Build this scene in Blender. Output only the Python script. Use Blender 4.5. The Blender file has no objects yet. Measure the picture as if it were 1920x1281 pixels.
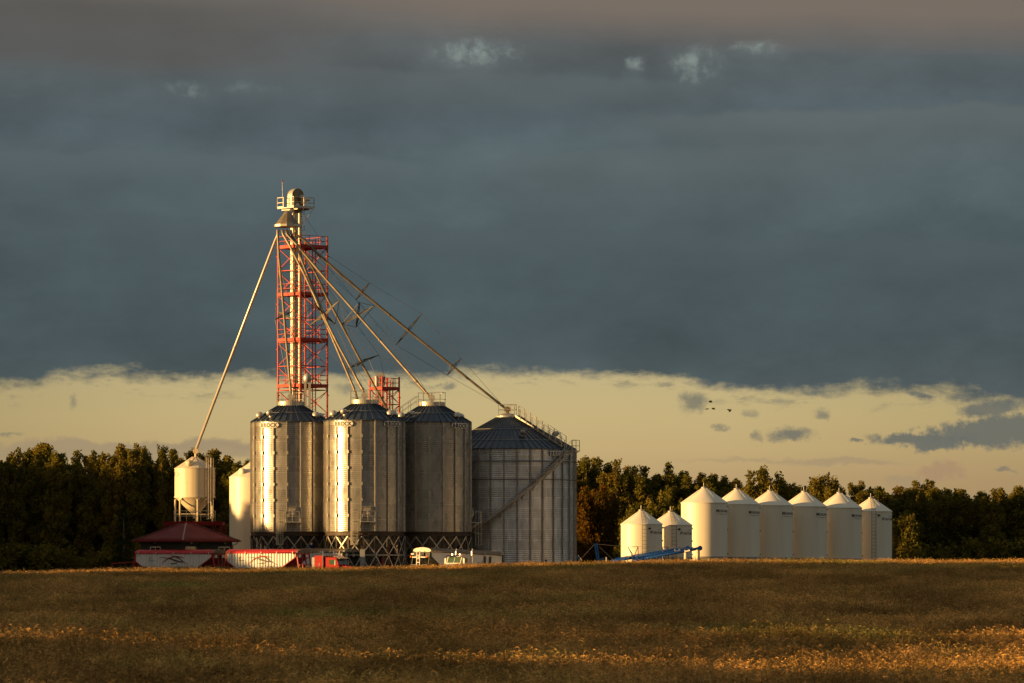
import bpy, math, random
import numpy as np
from mathutils import Vector, Matrix
R = math.radians
random.seed(7)
SC = bpy.context.scene
COL = SC.collection
F = 8000.0; CX = 960.0; EYE = 2.4; HY = 1050.0
SUN_AZ = 75.0; SUN_EL = 6.0

def P(px, py, Y):
    return Vector(((px-CX)*Y/F, Y, EYE+(HY-py)*Y/F))

def lin(r, g, b):
    f = lambda c: (c/255/12.92) if c/255 <= .04045 else ((c/255+.055)/1.055)**2.4
    return (f(r), f(g), f(b))

# ------------------------------------------------------------------ materials
def newmat(name):
    m = bpy.data.materials.new(name); m.use_nodes = True
    nt = m.node_tree; nt.nodes.clear()
    out = nt.nodes.new('ShaderNodeOutputMaterial')
    return m, nt, out

def paint(name, col, rough=.5, metal=0., var=.12, scale=1.5, bump=0., spec=.5, dirt=None, streak=False):
    m, nt, out = newmat(name)
    b = nt.nodes.new('ShaderNodeBsdfPrincipled')
    nt.links.new(b.outputs[0], out.inputs[0])
    tc = nt.nodes.new('ShaderNodeTexCoord')
    n = nt.nodes.new('ShaderNodeTexNoise'); n.inputs['Scale'].default_value = scale
    n.inputs['Detail'].default_value = 5
    if streak:
        mp = nt.nodes.new('ShaderNodeMapping'); mp.inputs['Scale'].default_value = (3, 3, .25)
        nt.links.new(tc.outputs['Object'], mp.inputs[0]); nt.links.new(mp.outputs[0], n.inputs[0])
    else:
        nt.links.new(tc.outputs['Object'], n.inputs[0])
    rp = nt.nodes.new('ShaderNodeValToRGB')
    d = dirt or tuple(c*(1-2*var) for c in col)
    rp.color_ramp.elements[0].position = .3; rp.color_ramp.elements[1].position = .62
    rp.color_ramp.elements[0].color = (*d, 1); rp.color_ramp.elements[1].color = (*col, 1)
    nt.links.new(n.outputs[0], rp.inputs[0]); nt.links.new(rp.outputs[0], b.inputs['Base Color'])
    mr = nt.nodes.new('ShaderNodeMapRange'); mr.inputs['To Min'].default_value = min(1, rough+.12)
    mr.inputs['To Max'].default_value = max(.05, rough-.05)
    nt.links.new(n.outputs[0], mr.inputs[0]); nt.links.new(mr.outputs[0], b.inputs['Roughness'])
    b.inputs['Metallic'].default_value = metal
    b.inputs['Specular IOR Level'].default_value = spec
    if bump:
        bp = nt.nodes.new('ShaderNodeBump'); bp.inputs['Strength'].default_value = bump
        bp.inputs['Distance'].default_value = .02
        n2 = nt.nodes.new('ShaderNodeTexNoise'); n2.inputs['Scale'].default_value = 8
        nt.links.new(tc.outputs['Object'], n2.inputs[0])
        nt.links.new(n2.outputs[0], bp.inputs['Height']); nt.links.new(bp.outputs[0], b.inputs['Normal'])
    return m

def steel(name, base, rough, bw=2.8, bh=1.63, metal=.62):
    """galvanised sheets, laid out by the mesh's uv (metres round the shell, metres up)"""
    m, nt, out = newmat(name)
    b = nt.nodes.new('ShaderNodeBsdfPrincipled'); nt.links.new(b.outputs[0], out.inputs[0])
    b.inputs['Metallic'].default_value = metal
    tc = nt.nodes.new('ShaderNodeTexCoord')
    br = nt.nodes.new('ShaderNodeTexBrick'); br.inputs['Scale'].default_value = 1
    br.inputs['Brick Width'].default_value = bw; br.inputs['Row Height'].default_value = bh
    br.inputs['Mortar Size'].default_value = .03; br.inputs['Bias'].default_value = 0
    br.inputs['Color1'].default_value = (*[c*.86 for c in base], 1)
    br.inputs['Color2'].default_value = (*[c*1.12 for c in base], 1)
    br.inputs['Mortar'].default_value = (*[c*1.35 for c in base], 1)
    nt.links.new(tc.outputs['UV'], br.inputs[0])
    mp = nt.nodes.new('ShaderNodeMapping'); mp.inputs['Scale'].default_value = (1.3, .5, 1)
    nt.links.new(tc.outputs['UV'], mp.inputs[0])
    n = nt.nodes.new('ShaderNodeTexNoise'); n.inputs['Scale'].default_value = 1.2; n.inputs['Detail'].default_value = 6
    nt.links.new(mp.outputs[0], n.inputs[0])
    hs = nt.nodes.new('ShaderNodeHueSaturation')
    mr = nt.nodes.new('ShaderNodeMapRange'); mr.inputs['From Min'].default_value = .3; mr.inputs['From Max'].default_value = .7
    mr.inputs['To Min'].default_value = .8; mr.inputs['To Max'].default_value = 1.18
    nt.links.new(n.outputs[0], mr.inputs[0]); nt.links.new(mr.outputs[0], hs.inputs['Value'])
    nt.links.new(br.outputs[0], hs.inputs['Color']); nt.links.new(hs.outputs[0], b.inputs['Base Color'])
    r2 = nt.nodes.new('ShaderNodeMapRange'); r2.inputs['From Min'].default_value = .3; r2.inputs['From Max'].default_value = .7
    r2.inputs['To Min'].default_value = rough-.06; r2.inputs['To Max'].default_value = rough+.08
    nt.links.new(n.outputs[0], r2.inputs[0]); nt.links.new(r2.outputs[0], b.inputs['Roughness'])
    mp2 = nt.nodes.new('ShaderNodeMapping'); mp2.inputs['Scale'].default_value = (.7, .35, 1); nt.links.new(tc.outputs['UV'], mp2.inputs[0])
    nb = nt.nodes.new('ShaderNodeTexNoise'); nb.inputs['Scale'].default_value = 1.0; nb.inputs['Detail'].default_value = 3; nt.links.new(mp2.outputs[0], nb.inputs[0])
    bp = nt.nodes.new('ShaderNodeBump'); bp.inputs['Strength'].default_value = .5; bp.inputs['Distance'].default_value = .08
    nt.links.new(nb.outputs[0], bp.inputs['Height']); nt.links.new(bp.outputs[0], b.inputs['Normal'])
    return m

M = {}
M['shell'] = steel('galvanised_sheet', (.33, .32, .30), .29, metal=.52)
M['shell_old'] = steel('weathered_galvanised_sheet', (.50, .53, .57), .36, 2.9, 1.12, .7)
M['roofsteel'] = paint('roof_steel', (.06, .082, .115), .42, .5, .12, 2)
M['galv'] = paint('galvanised_steel', (.50, .47, .42), .42, .5, .12, 3)
M['galvdull'] = paint('dull_galvanised_steel', (.33, .32, .30), .5, .45, .12, 3)
M['collar'] = paint('bright_steel', (.60, .57, .50), .34, .5, .1, 2)
M['spout'] = paint('spout_steel', (.27, .22, .145), .45, .4, .2, 1.2)
M['armdark'] = paint('weathered_brace_steel', (.11, .095, .065), .55, .3, .15)
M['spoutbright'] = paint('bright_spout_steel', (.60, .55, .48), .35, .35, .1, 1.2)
M['redsteel'] = paint('red_tower_paint', (.46, .036, .014), .55, 0, .12, 1.5)
M['brown'] = paint('brown_leg_paint', (.05, .032, .02), .6, 0, .15, 2)
M['white'] = paint('white_bin_paint', (.80, .745, .61), .38, 0, .035, .5, dirt=(.75, .68, .54), streak=True)
M['whiteold'] = paint('worn_cream_bin_paint', (.74, .67, .50), .45, 0, .05, .7, dirt=(.58, .47, .31), streak=True)
M['whitepanel'] = paint('white_trailer_panel', (.72, .73, .74), .42, 0, .06, 1.2, dirt=(.60, .60, .58), streak=True)
M['signwhite'] = paint('sign_white', (.62, .60, .56), .5, 0, .03)
M['black'] = paint('black_paint', (.012, .012, .012), .5, 0, .1)
M['ladder'] = paint('ladder_steel', (.16, .15, .14), .5, .5, .1)
M['red'] = paint('truck_red', (.33, .001, .002), .4, 0, .05, spec=.12)
M['redtarp'] = paint('red_tarp', (.50, .02, .025), .55, 0, .15, 1.0, bump=.4)
M['browntarp'] = paint('tan_tarp', (.19, .14, .09), .6, 0, .15, 1.0, bump=.4)
M['trimred'] = paint('trailer_red_trim', (.38, .015, .015), .45, 0, .1)
M['darkgrey'] = paint('dark_underbody', (.03, .03, .03), .6, 0, .1)
M['grey'] = paint('grey_panel', (.30, .31, .32), .55, 0, .08)
M['chrome'] = paint('chrome', (.8, .8, .8), .12, 1, .03)
M['blue'] = paint('auger_blue', (.001, .034, .18), .6, 0, .12, 2, spec=.12)
M['roofred'] = paint('shed_roof_red', (.14, .007, .007), .5, 0, .1, .8, spec=.2)
M['green'] = paint('shed_wall_green', (.008, .020, .017), .7, 0, .15, 1)
M['trimwhite'] = paint('window_trim', (.55, .52, .42), .5, 0, .05)
M['bird'] = paint('dark_feathers', (.02, .018, .016), .8, 0, .1)
M['canvas'] = paint('canvas_spout', (.70, .60, .44), .7, 0, .12, 3)
M['gravel'] = paint('gravel', (.14, .12, .10), .95, 0, .2, 2)

def glass(name, col):
    m, nt, out = newmat(name)
    b = nt.nodes.new('ShaderNodeBsdfPrincipled'); nt.links.new(b.outputs[0], out.inputs[0])
    b.inputs['Base Color'].default_value = (*col, 1); b.inputs['Roughness'].default_value = .06
    b.inputs['Specular IOR Level'].default_value = .4
    return m
M['glass'] = glass('dark_window_glass', (.02, .03, .035))
M['glassgreen'] = glass('green_tinted_glass', (.06, .10, .06))
M['amber'] = glass('amber_lens', (.75, .16, .01))

def leafmat(name, c1, c2, c3):
    m, nt, out = newmat(name)
    geo = nt.nodes.new('ShaderNodeNewGeometry'); oi = nt.nodes.new('ShaderNodeObjectInfo')
    n = nt.nodes.new('ShaderNodeTexNoise'); n.inputs['Scale'].default_value = .45; n.inputs['Detail'].default_value = 4
    nt.links.new(geo.outputs['Position'], n.inputs[0])
    wn = nt.nodes.new('ShaderNodeTexWhiteNoise'); wn.noise_dimensions = '3D'
    mpv = nt.nodes.new('ShaderNodeVectorMath'); mpv.operation = 'SNAP'; mpv.inputs[1].default_value = (.35,)*3
    nt.links.new(geo.outputs['Position'], mpv.inputs[0]); nt.links.new(mpv.outputs[0], wn.inputs[0])
    a = nt.nodes.new('ShaderNodeMath'); a.operation = 'MULTIPLY_ADD'; a.inputs[1].default_value = .3
    nt.links.new(wn.outputs[0], a.inputs[0]); nt.links.new(n.outputs[0], a.inputs[2])
    a2 = nt.nodes.new('ShaderNodeMath'); a2.operation = 'MULTIPLY_ADD'; a2.inputs[1].default_value = .25
    nt.links.new(oi.outputs['Random'], a2.inputs[0]); nt.links.new(a.outputs[0], a2.inputs[2])
    rp = nt.nodes.new('ShaderNodeValToRGB'); e = rp.color_ramp.elements
    e[0].position = .35; e[0].color = (*c1, 1); e[1].position = 1.0; e[1].color = (*c3, 1)
    k = e.new(.7); k.color = (*c2, 1)
    nt.links.new(a2.outputs[0], rp.inputs[0])
    d = nt.nodes.new('ShaderNodeBsdfDiffuse'); t = nt.nodes.new('ShaderNodeBsdfTranslucent')
    mx = nt.nodes.new('ShaderNodeMixShader'); mx.inputs[0].default_value = .33
    nt.links.new(rp.outputs[0], d.inputs[0]); nt.links.new(rp.outputs[0], t.inputs[0])
    nt.links.new(d.outputs[0], mx.inputs[1]); nt.links.new(t.outputs[0], mx.inputs[2]); nt.links.new(mx.outputs[0], out.inputs[0])
    return m
M['leaf'] = leafmat('poplar_leaf', (.085, .09, .016), (.145, .135, .024), (.22, .165, .028))
M['leafgold'] = leafmat('golden_leaf', (.070, .055, .010), (.10, .065, .010), (.14, .07, .010))
M['needle'] = leafmat('spruce_needle', (.022, .032, .012), (.035, .045, .016), (.05, .055, .02))
M['bark'] = paint('poplar_bark', (.20, .16, .11), .85, 0, .2, 3)

def wheatmat():
    m, nt, out = newmat('ripening_barley')
    geo = nt.nodes.new('ShaderNodeNewGeometry')
    at = nt.nodes.new('ShaderNodeAttribute'); at.attribute_name = 'tone'
    mp = nt.nodes.new('ShaderNodeMapping'); mp.inputs['Scale'].default_value = (.10, .045, .1)
    nt.links.new(geo.outputs['Position'], mp.inputs[0])
    n = nt.nodes.new('ShaderNodeTexNoise'); n.inputs['Scale'].default_value = 1; n.inputs['Detail'].default_value = 5
    n.inputs['Roughness'].default_value = .6
    nt.links.new(mp.outputs[0], n.inputs[0])
    g = nt.nodes.new('ShaderNodeMapRange'); g.inputs['From Min'].default_value = .525; g.inputs['From Max'].default_value = .67
    nt.links.new(n.outputs[0], g.inputs[0])
    r1 = nt.nodes.new('ShaderNodeValToRGB'); e = r1.color_ramp.elements
    e[0].color = (.16, .10, .034, 1); e[1].color = (.70, .43, .15, 1)
    k = e.new(.45); k.color = (.41, .26, .09, 1)
    nt.links.new(at.outputs['Fac'], r1.inputs[0])
    r2 = nt.nodes.new('ShaderNodeValToRGB'); e = r2.color_ramp.elements
    e[0].color = (.08, .10, .022, 1); e[1].color = (.36, .33, .10, 1)
    nt.links.new(at.outputs['Fac'], r2.inputs[0])
    mx = nt.nodes.new('ShaderNodeMixRGB'); nt.links.new(g.outputs[0], mx.inputs[0])
    nt.links.new(r1.outputs[0], mx.inputs[1]); nt.links.new(r2.outputs[0], mx.inputs[2])
    n3 = nt.nodes.new('ShaderNodeTexNoise'); n3.inputs['Scale'].default_value = 1; n3.inputs['Detail'].default_value = 5
    mp3 = nt.nodes.new('ShaderNodeMapping'); mp3.inputs['Scale'].default_value = (.22, .09, .3)
    nt.links.new(geo.outputs['Position'], mp3.inputs[0]); nt.links.new(mp3.outputs[0], n3.inputs[0])
    mr = nt.nodes.new('ShaderNodeMapRange'); mr.inputs['From Min'].default_value = .35; mr.inputs['From Max'].default_value = .65
    mr.inputs['To Min'].default_value = .62; mr.inputs['To Max'].default_value = 1.45
    nt.links.new(n3.outputs[0], mr.inputs[0])
    n4 = nt.nodes.new('ShaderNodeTexNoise'); n4.inputs['Scale'].default_value = 1.5; n4.inputs['Detail'].default_value = 3
    nt.links.new(geo.outputs['Position'], n4.inputs[0])
    m4 = nt.nodes.new('ShaderNodeMapRange'); m4.inputs['From Min'].default_value = .36; m4.inputs['From Max'].default_value = .64
    m4.inputs['To Min'].default_value = .55; m4.inputs['To Max'].default_value = 1.5; nt.links.new(n4.outputs[0], m4.inputs[0])
    mm4 = nt.nodes.new('ShaderNodeMath'); mm4.operation = 'MULTIPLY'; nt.links.new(mr.outputs[0], mm4.inputs[0]); nt.links.new(m4.outputs[0], mm4.inputs[1])
    hs = nt.nodes.new('ShaderNodeHueSaturation'); nt.links.new(mm4.outputs[0], hs.inputs['Value']); nt.links.new(mx.outputs[0], hs.inputs['Color'])
    d = nt.nodes.new('ShaderNodeBsdfDiffuse'); t = nt.nodes.new('ShaderNodeBsdfTranslucent')
    ms = nt.nodes.new('ShaderNodeMixShader'); ms.inputs[0].default_value = .3
    nt.links.new(hs.outputs[0], d.inputs[0]); nt.links.new(hs.outputs[0], t.inputs[0])
    nt.links.new(d.outputs[0], ms.inputs[1]); nt.links.new(t.outputs[0], ms.inputs[2]); nt.links.new(ms.outputs[0], out.inputs[0])
    return m
M['wheat'] = wheatmat()

def groundmat():
    m, nt, out = newmat('field_soil')
    b = nt.nodes.new('ShaderNodeBsdfPrincipled'); nt.links.new(b.outputs[0], out.inputs[0])
    geo = nt.nodes.new('ShaderNodeNewGeometry')
    n = nt.nodes.new('ShaderNodeTexNoise'); n.inputs['Scale'].default_value = .6; n.inputs['Detail'].default_value = 8
    nt.links.new(geo.outputs['Position'], n.inputs[0])
    rp = nt.nodes.new('ShaderNodeValToRGB'); e = rp.color_ramp.elements
    e[0].position = .3; e[0].color = (.035, .028, .012, 1); e[1].position = .7; e[1].color = (.11, .075, .03, 1)
    nt.links.new(n.outputs[0], rp.inputs[0]); nt.links.new(rp.outputs[0], b.inputs['Base Color'])
    b.inputs['Roughness'].default_value = 1
    b.inputs['Specular IOR Level'].default_value = 0
    return m
M['ground'] = groundmat()

# ------------------------------------------------------------------ mesh builder
class MB:
    def __init__(s): s.v = []; s.f = []; s.uv = None
    def add(s, vs, fs):
        o = len(s.v); s.v += [tuple(x) for x in vs]; s.f += [tuple(i+o for i in f) for f in fs]; return s
    def box(s, c, d, rz=0, ry=0):
        x, y, z = d[0]/2, d[1]/2, d[2]/2
        m = Matrix.Rotation(rz, 3, 'Z') @ Matrix.Rotation(ry, 3, 'Y')
        vs = [Vector(c)+m @ Vector(p) for p in ((-x,-y,-z),(x,-y,-z),(x,y,-z),(-x,y,-z),(-x,-y,z),(x,-y,z),(x,y,z),(-x,y,z))]
        return s.add(vs, [(0,3,2,1),(4,5,6,7),(0,1,5,4),(1,2,6,5),(2,3,7,6),(3,0,4,7)])
    def bar(s, a, b, w, h=None, up=(0,0,1)):
        a, b = Vector(a), Vector(b); h = h or w; d = (b-a)
        if d.length < 1e-6: return s
        d.normalize(); u = Vector(up)
        if abs(d.dot(u)) > .98: u = Vector((0,1,0))
        r = d.cross(u).normalized()*w/2; u = r.cross(d).normalized()*h/2
        vs = [a-r-u, a+r-u, a+r+u, a-r+u, b-r-u, b+r-u, b+r+u, b-r+u]
        return s.add(vs, [(0,1,2,3),(4,7,6,5),(0,4,5,1),(1,5,6,2),(2,6,7,3),(3,7,4,0)])
    def tube(s, pts, r, n=8, cap=True):
        pts = [Vector(p) for p in pts]; rr = r if hasattr(r, '__len__') else [r]*len(pts)
        vs = []; prev = None
        for i, p in enumerate(pts):
            d = (pts[min(i+1, len(pts)-1)]-pts[max(i-1, 0)]).normalized()
            if prev is None:
                u = Vector((0,0,1)) if abs(d.z) < .9 else Vector((1,0,0)); x = d.cross(u).normalized()
            else: x = (prev - d*prev.dot(d)).normalized()
            prev = x; y = d.cross(x)
            for k in range(n):
                a = 2*math.pi*k/n; vs.append(p+(x*math.cos(a)+y*math.sin(a))*rr[i])
        fs = []
        for i in range(len(pts)-1):
            for k in range(n): fs.append((i*n+k, i*n+(k+1)%n, (i+1)*n+(k+1)%n, (i+1)*n+k))
        if cap: fs.append(tuple(range(n))[::-1]); fs.append(tuple((len(pts)-1)*n+k for k in range(n)))
        return s.add(vs, fs)
    def lathe(s, prof, n=64, a0=0, a1=2*math.pi, c=(0,0), uvr=None):
        full = abs(a1-a0-2*math.pi) < 1e-6; m = n if full else n+1; o = len(s.v)
        for (r, z) in prof:
            for k in range(m):
                a = a0+(a1-a0)*k/n
                s.v.append((c[0]+r*math.sin(a), c[1]-r*math.cos(a), z))
        if uvr and s.uv is None: s.uv = {}
        for i in range(len(prof)-1):
            for k in range(n):
                k2 = (k+1) % m
                if uvr: s.uv[len(s.f)] = [((a0+(a1-a0)*kk/n)*uvr, prof[ii][1]) for kk, ii in ((k,i),(k+1,i),(k+1,i+1),(k,i+1))]
                s.f.append((o+i*m+k, o+i*m+k2, o+(i+1)*m+k2, o+(i+1)*m+k))
        return s
    def prism(s, poly, y0, y1, tf=None):
        """poly in (x,z), extruded along y"""
        n = len(poly); vs = [Vector((x, y0, z)) for x, z in poly]+[Vector((x, y1, z)) for x, z in poly]
        if tf: vs = [tf(v) for v in vs]
        fs = [tuple(range(n)), tuple(range(2*n-1, n-1, -1))]+[(i, i+n, (i+1) % n+n, (i+1) % n) for i in range(n)]
        return s.add(vs, fs)
    def build(s, name, mat, parent=None, smooth=False, loc=None, rz=None):
        me = bpy.data.meshes.new(name); me.from_pydata([tuple(v) for v in s.v], [], s.f)
        if s.uv:
            ul = me.uv_layers.new(name='UVMap')
            for fi, p in enumerate(me.polygons):
                if fi in s.uv:
                    for li, c in zip(p.loop_indices, s.uv[fi]): ul.data[li].uv = c
        me.materials.append(M[mat] if isinstance(mat, str) else mat)
        if smooth: me.polygons.foreach_set('use_smooth', [True]*len(me.polygons))
        me.update()
        o = bpy.data.objects.new(name, me); COL.objects.link(o)
        if parent: o.parent = parent
        if loc: o.location = loc
        if rz is not None: o.rotation_euler.z = rz
        return o

def empty(name, loc, label, cat, group=None, rz=0):
    o = bpy.data.objects.new(name, None); COL.objects.link(o); o.location = loc; o.rotation_euler.z = rz
    o.empty_display_size = .5
    tag(o, label, cat, group); return o
def tag(o, label=None, cat=None, group=None, kind=None):
    if label: o['label'] = label
    if cat: o['category'] = cat
    if group: o['group'] = group
    if kind: o['kind'] = kind
    return o
def copy_tree(o, parent=None):
    c = o.copy(); COL.objects.link(c)
    if parent: c.parent = parent
    for ch in list(o.children): copy_tree(ch, c)
    return c
def rcopy(o, angs):
    """copies of a part turned round its thing's axis; angles from the camera side, to the right"""
    o.rotation_euler.z = angs[0]
    for a in angs[1:]:
        c = o.copy(); COL.objects.link(c); c.rotation_euler.z = a; c.parent = o.parent
        for ch in o.children:
            d = ch.copy(); COL.objects.link(d); d.parent = c
def D(a, r, z=0):
    return Vector((r*math.sin(a), -r*math.cos(a), z))

# ------------------------------------------------------------------ lettering
_tc = {}
def textmesh(body, size, shear=0, space=1.0, bold=0.0):
    key = (body, size, shear, space, bold)
    if key in _tc: return _tc[key]
    cu = bpy.data.curves.new('lettering', 'FONT'); cu.body = body; cu.size = size; cu.shear = shear
    cu.space_character = space; cu.extrude = .004; cu.offset = bold; cu.resolution_u = 3
    o = bpy.data.objects.new('lettering', cu); COL.objects.link(o)
    bpy.context.view_layer.update()
    me = bpy.data.meshes.new_from_object(o.evaluated_get(bpy.context.evaluated_depsgraph_get()))
    vs = [v.co.copy() for v in me.vertices]; fs = [tuple(p.vertices) for p in me.polygons]
    bpy.data.objects.remove(o); bpy.data.curves.remove(cu); bpy.data.meshes.remove(me)
    w = max(v.x for v in vs)
    _tc[key] = (vs, fs, w); return _tc[key]
def wraptext(mb, body, size, a_mid, r, z0, width=None, **kw):
    vs, fs, w = textmesh(body, size, **kw); sx = (width/w) if width else 1; w *= sx
    out = []
    for v in vs:
        a = a_mid+(v.x*sx-w/2)/r; rr = r+.006+v.z
        out.append(D(a, rr, z0+v.y))
    mb.add(out, fs)

# ------------------------------------------------------------------ big steel bins
def corrugated(r, z0, z1, n=96, pitch=.2, amp=.008):
    prof = []; k = int((z1-z0)/pitch*4)
    for i in range(k+1):
        z = z0+(z1-z0)*i/k; prof.append((r+amp*math.sin(2*math.pi*i/4), z))
    return MB().lathe(prof, n, uvr=r)

def stiffener(r, z0, z1, w=.20, d=.15, splice=1.63):
    mb = MB()
    mb.box((-.045, -(r+d/2+.02), (z0+z1)/2), (w*.42, d, z1-z0))
    mb.box((w*.36, -(r+.03+.02), (z0+z1)/2), (w*.36, .06, z1-z0))
    z = z0+splice
    while z < z1-.3:
        mb.box((0, -(r+d/2+.028), z), (w*1.08, d+.01, .30)); z += splice
    return mb

def conical_roof(r0, z0, r1, z1, ribs, ribh=.06):
    mb = MB().lathe([(r1, z1), (r0, z0), (r0, z0-.07), (r0-.05, z0-.07)], 96)
    ribm = MB()
    for k in range(ribs):
        a = 2*math.pi*(k+.5)/ribs
        t = D(a+math.pi/2, 1)
        p, q = D(a, r0, z0+ribh/2), D(a, r1+.02, z1+ribh/2)
        w0, w1 = .035, .02
        up = Vector((0, 0, ribh))
        mb.add([p-t*w0-up*.6, p+t*w0-up*.6, p+t*w0+up, p-t*w0+up, q-t*w1-up*.6, q+t*w1-up*.6, q+t*w1+up, q-t*w1+up],
               [(0,1,2,3),(4,7,6,5),(0,4,5,1),(1,5,6,2),(2,6,7,3),(3,7,4,0)])
    return mb

def ring_rail(r, z0, h, n=10, gap=None):
    mb = MB()
    for k in range(n):
        a = 2*math.pi*k/n
        mb.tube([D(a, r, z0), D(a, r, z0+h)], .025, 5)
    for zz in (z0+h, z0+h*.52):
        pts = [D(2*math.pi*k/24, r, zz) for k in range(25)]
        mb.tube(pts, .022, 5, cap=False)
    return mb

def brace_bay(r, a0, a1, z0, z1, rad=.03):
    mb = MB(); p = lambda a, z: D(a, r, z)
    mb.bar(p(a0, z1), p(a1, z0), .03, .10); q = .06
    mb.bar(D(a1, r+q, z1), D(a0, r+q, z0), .03, .10)
    return mb

def vent_mb(r, z, kind=0):
    mb = MB()
    if kind == 0:    # gooseneck
        mb.tube([(0, -r, z-.1), (0, -r, z+.28)], .24, 12)
        mb.tube([(0, -r, z+.28), (0, -r-.12, z+.46), (0, -r-.34, z+.46), (0, -r-.5, z+.32)], [.24, .27, .27, .25], 12)
    else:
        mb.lathe([(.0, z+.62), (.22, z+.58), (.38, z+.42), (.42, z+.18), (.40, z+.1), (.2, z+.1), (.2, z-.2)], 16, c=(0, -r))
    return mb

NS = 18
def steel_hopper_bin(px, Y, label, signs, door=None, ladder=None, plat=True, extra=None):
    X = (px-CX)*Y/F; r = 4.05; zb = 5.32; ze = 16.72; zr = 18.42; rc = 1.36
    t = empty('hopper_bin', (X, Y, 0), label, 'grain bin', 'tall galvanised hopper bins')
    corrugated(r, zb, ze).build('shell', 'shell', t, True)
    st = stiffener(r, zb, ze).build('stiffener', 'galv', t)
    angs = [R(-82+20*k) for k in range(NS)]; rcopy(st, angs)
    conical_roof(r+.14, ze+.02, rc, zr, 36).build('roof', 'roofsteel', t)
    MB().lathe([(rc, zr-.02), (rc, zr+.46), (.2, zr+.52)], 40).build('roof_collar', 'collar', t, False)
    ring_rail(rc+.12, zr-.05, 1.5).build('guard_rail', 'galvdull', t)
    # step ring half way up the roof
    MB().tube([D(2*math.pi*k/40, 2.75, ze+(zr-ze)*(r+.14-2.75)/(r+.14-rc)+.1) for k in range(41)], .025, 5, False).build('roof_ring', 'galvdull', t)
    hd = MB(); hd.tube([(0, -.22, zr+.95), (0, .22, zr+.95)], .34, 16); hd.box((0, 0, zr+.62), (.34, .34, .4))
    hd.build('inlet_head', 'collar', t)
    for a, k in ((-33, 0), (-66, 1), (52, 1), (120, 1), (200, 1)):
        zz = ze+(zr-ze)*(r+.14-3.45)/(r+.14-rc)
        vent_mb(3.45, zz, k).build('roof_vent', 'collar', t, True, rz=R(a))
    # base: ring beam, hopper, legs, braces, struts
    MB().lathe([(r-.1, zb-.02), (r+.16, zb-.02), (r+.16, zb-.10), (r+.05, zb-.10), (r+.05, zb-.36), (r+.14, zb-.36), (r+.14, zb-.42), (r-.1, zb-.42)], 72).build('ring_beam', 'brown', t)
    MB().lathe([(r-.15, zb-.05), (.45, 1.7), (.3, 1.2)], 36).build('hopper', 'galvdull', t)
    rb = MB()
    for k in range(24):
        a = 2*math.pi*k/24; rb.bar(D(a, r-.12, zb-.15), D(a, .5, 1.66), .10, .10)
    rb.build('hopper_rib', 'galvdull', t)
    lg = MB(); lg.box((0, -(r+.02), (zb-.4)/2), (.20, .16, zb-.4)); lg.box((0, -(r+.02), .03), (.4, .4, .06))
    rcopy(lg.build('leg', 'brown', t), angs)
    d = R(20); zm = 2.9
    rcopy(brace_bay(r+.14, 0, d, zm+.05, zb-.5).build('cross_brace', 'galv', t), angs)
    rcopy(brace_bay(r+.14, 0, d, .25, zm-.05).build('lower_brace', 'galv', t), angs)
    sr = MB().bar(D(0, r+.12, zm), D(d, r+.12, zm), .06, .1); rcopy(sr.build('strut', 'galv', t), angs)
    for a in signs:
        w = 2.35; n = 16; vs = []; fs = []
        top, bot = ze-.10, ze-.66; rr = r+.15
        for i in range(n+1):
            u = i/n; e = min(u, 1-u)*w; hh = (top-bot)/2
            k = hh if e > hh else math.sqrt(max(hh*hh-(hh-e)**2, 0)); zc = (top+bot)/2
            aa = R(a)+(u-.5)*w/rr
            vs += [D(aa, rr, zc+max(k, .03)), D(aa, rr, zc-max(k, .03)), D(aa, rr+.025, zc+max(k, .03)), D(aa, rr+.025, zc-max(k, .03))]
        for i in range(n):
            b = 4*i; fs += [(b+2, b+3, b+7, b+6), (b, b+4, b+5, b+1), (b, b+2, b+6, b+4), (b+1, b+5, b+7, b+3)]
        sg = MB().add(vs, fs).build('sign', 'signwhite', t)
        for q, ch in enumerate('BROCK'):
            tm = MB(); wraptext(tm, ch, .56, R(a)+(q-2)*.43/rr, rr+.026, bot+.08, bold=.022)
            tm.build('letter', 'black', sg)
    if door is not None:
        a = R(door)
        def L(u, rr, z):  # tangential offset u metres
            return D(a, rr, z)+Vector((math.cos(a), math.sin(a), 0))*u
        pz = 6.3
        dm = MB(); dm.box((0, -(r+.16), pz+.75+.25), (.75, .22, .95)); dm.box((0, -(r+.30), pz+1.0), (.5, .1, .5))
        dm.box((0, -(r+.2), pz+1.55), (.95, .4, .06))
        dm.build('access_door', 'galv', t, rz=a)
        pm = MB(); pm.box((0, -(r+.62), pz), (1.5, 1.0, .09))
        pm.bar((-.7, -(r+.1), pz-.6), (-.7, -(r+1.0), pz-.05), .06); pm.bar((.7, -(r+.1), pz-.6), (.7, -(r+1.0), pz-.05), .06)
        pf = pm.build('platform', 'galv', t, rz=a)
        rm = MB()
        for u in (-.72, 0, .72): rm.tube([(u, -(r+1.1), pz), (u, -(r+1.1), pz+1.1)], .025, 5)
        for u in (-.72, .72): rm.tube([(u, -(r+.2), pz+1.1), (u, -(r+1.1), pz+1.1)], .025, 5)
        for zz in (.55, 1.1): rm.tube([(-.72, -(r+1.1), pz+zz), (.72, -(r+1.1), pz+zz)], .025, 5)
        rm.build('platform_rail', 'galv', pf)
        la = R(ladder); cage_ladder(t, r+.55, la, 3.9, 7.5, 'galv')
    if extra: extra(t, r, ze, zr, rc)
    return t

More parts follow.
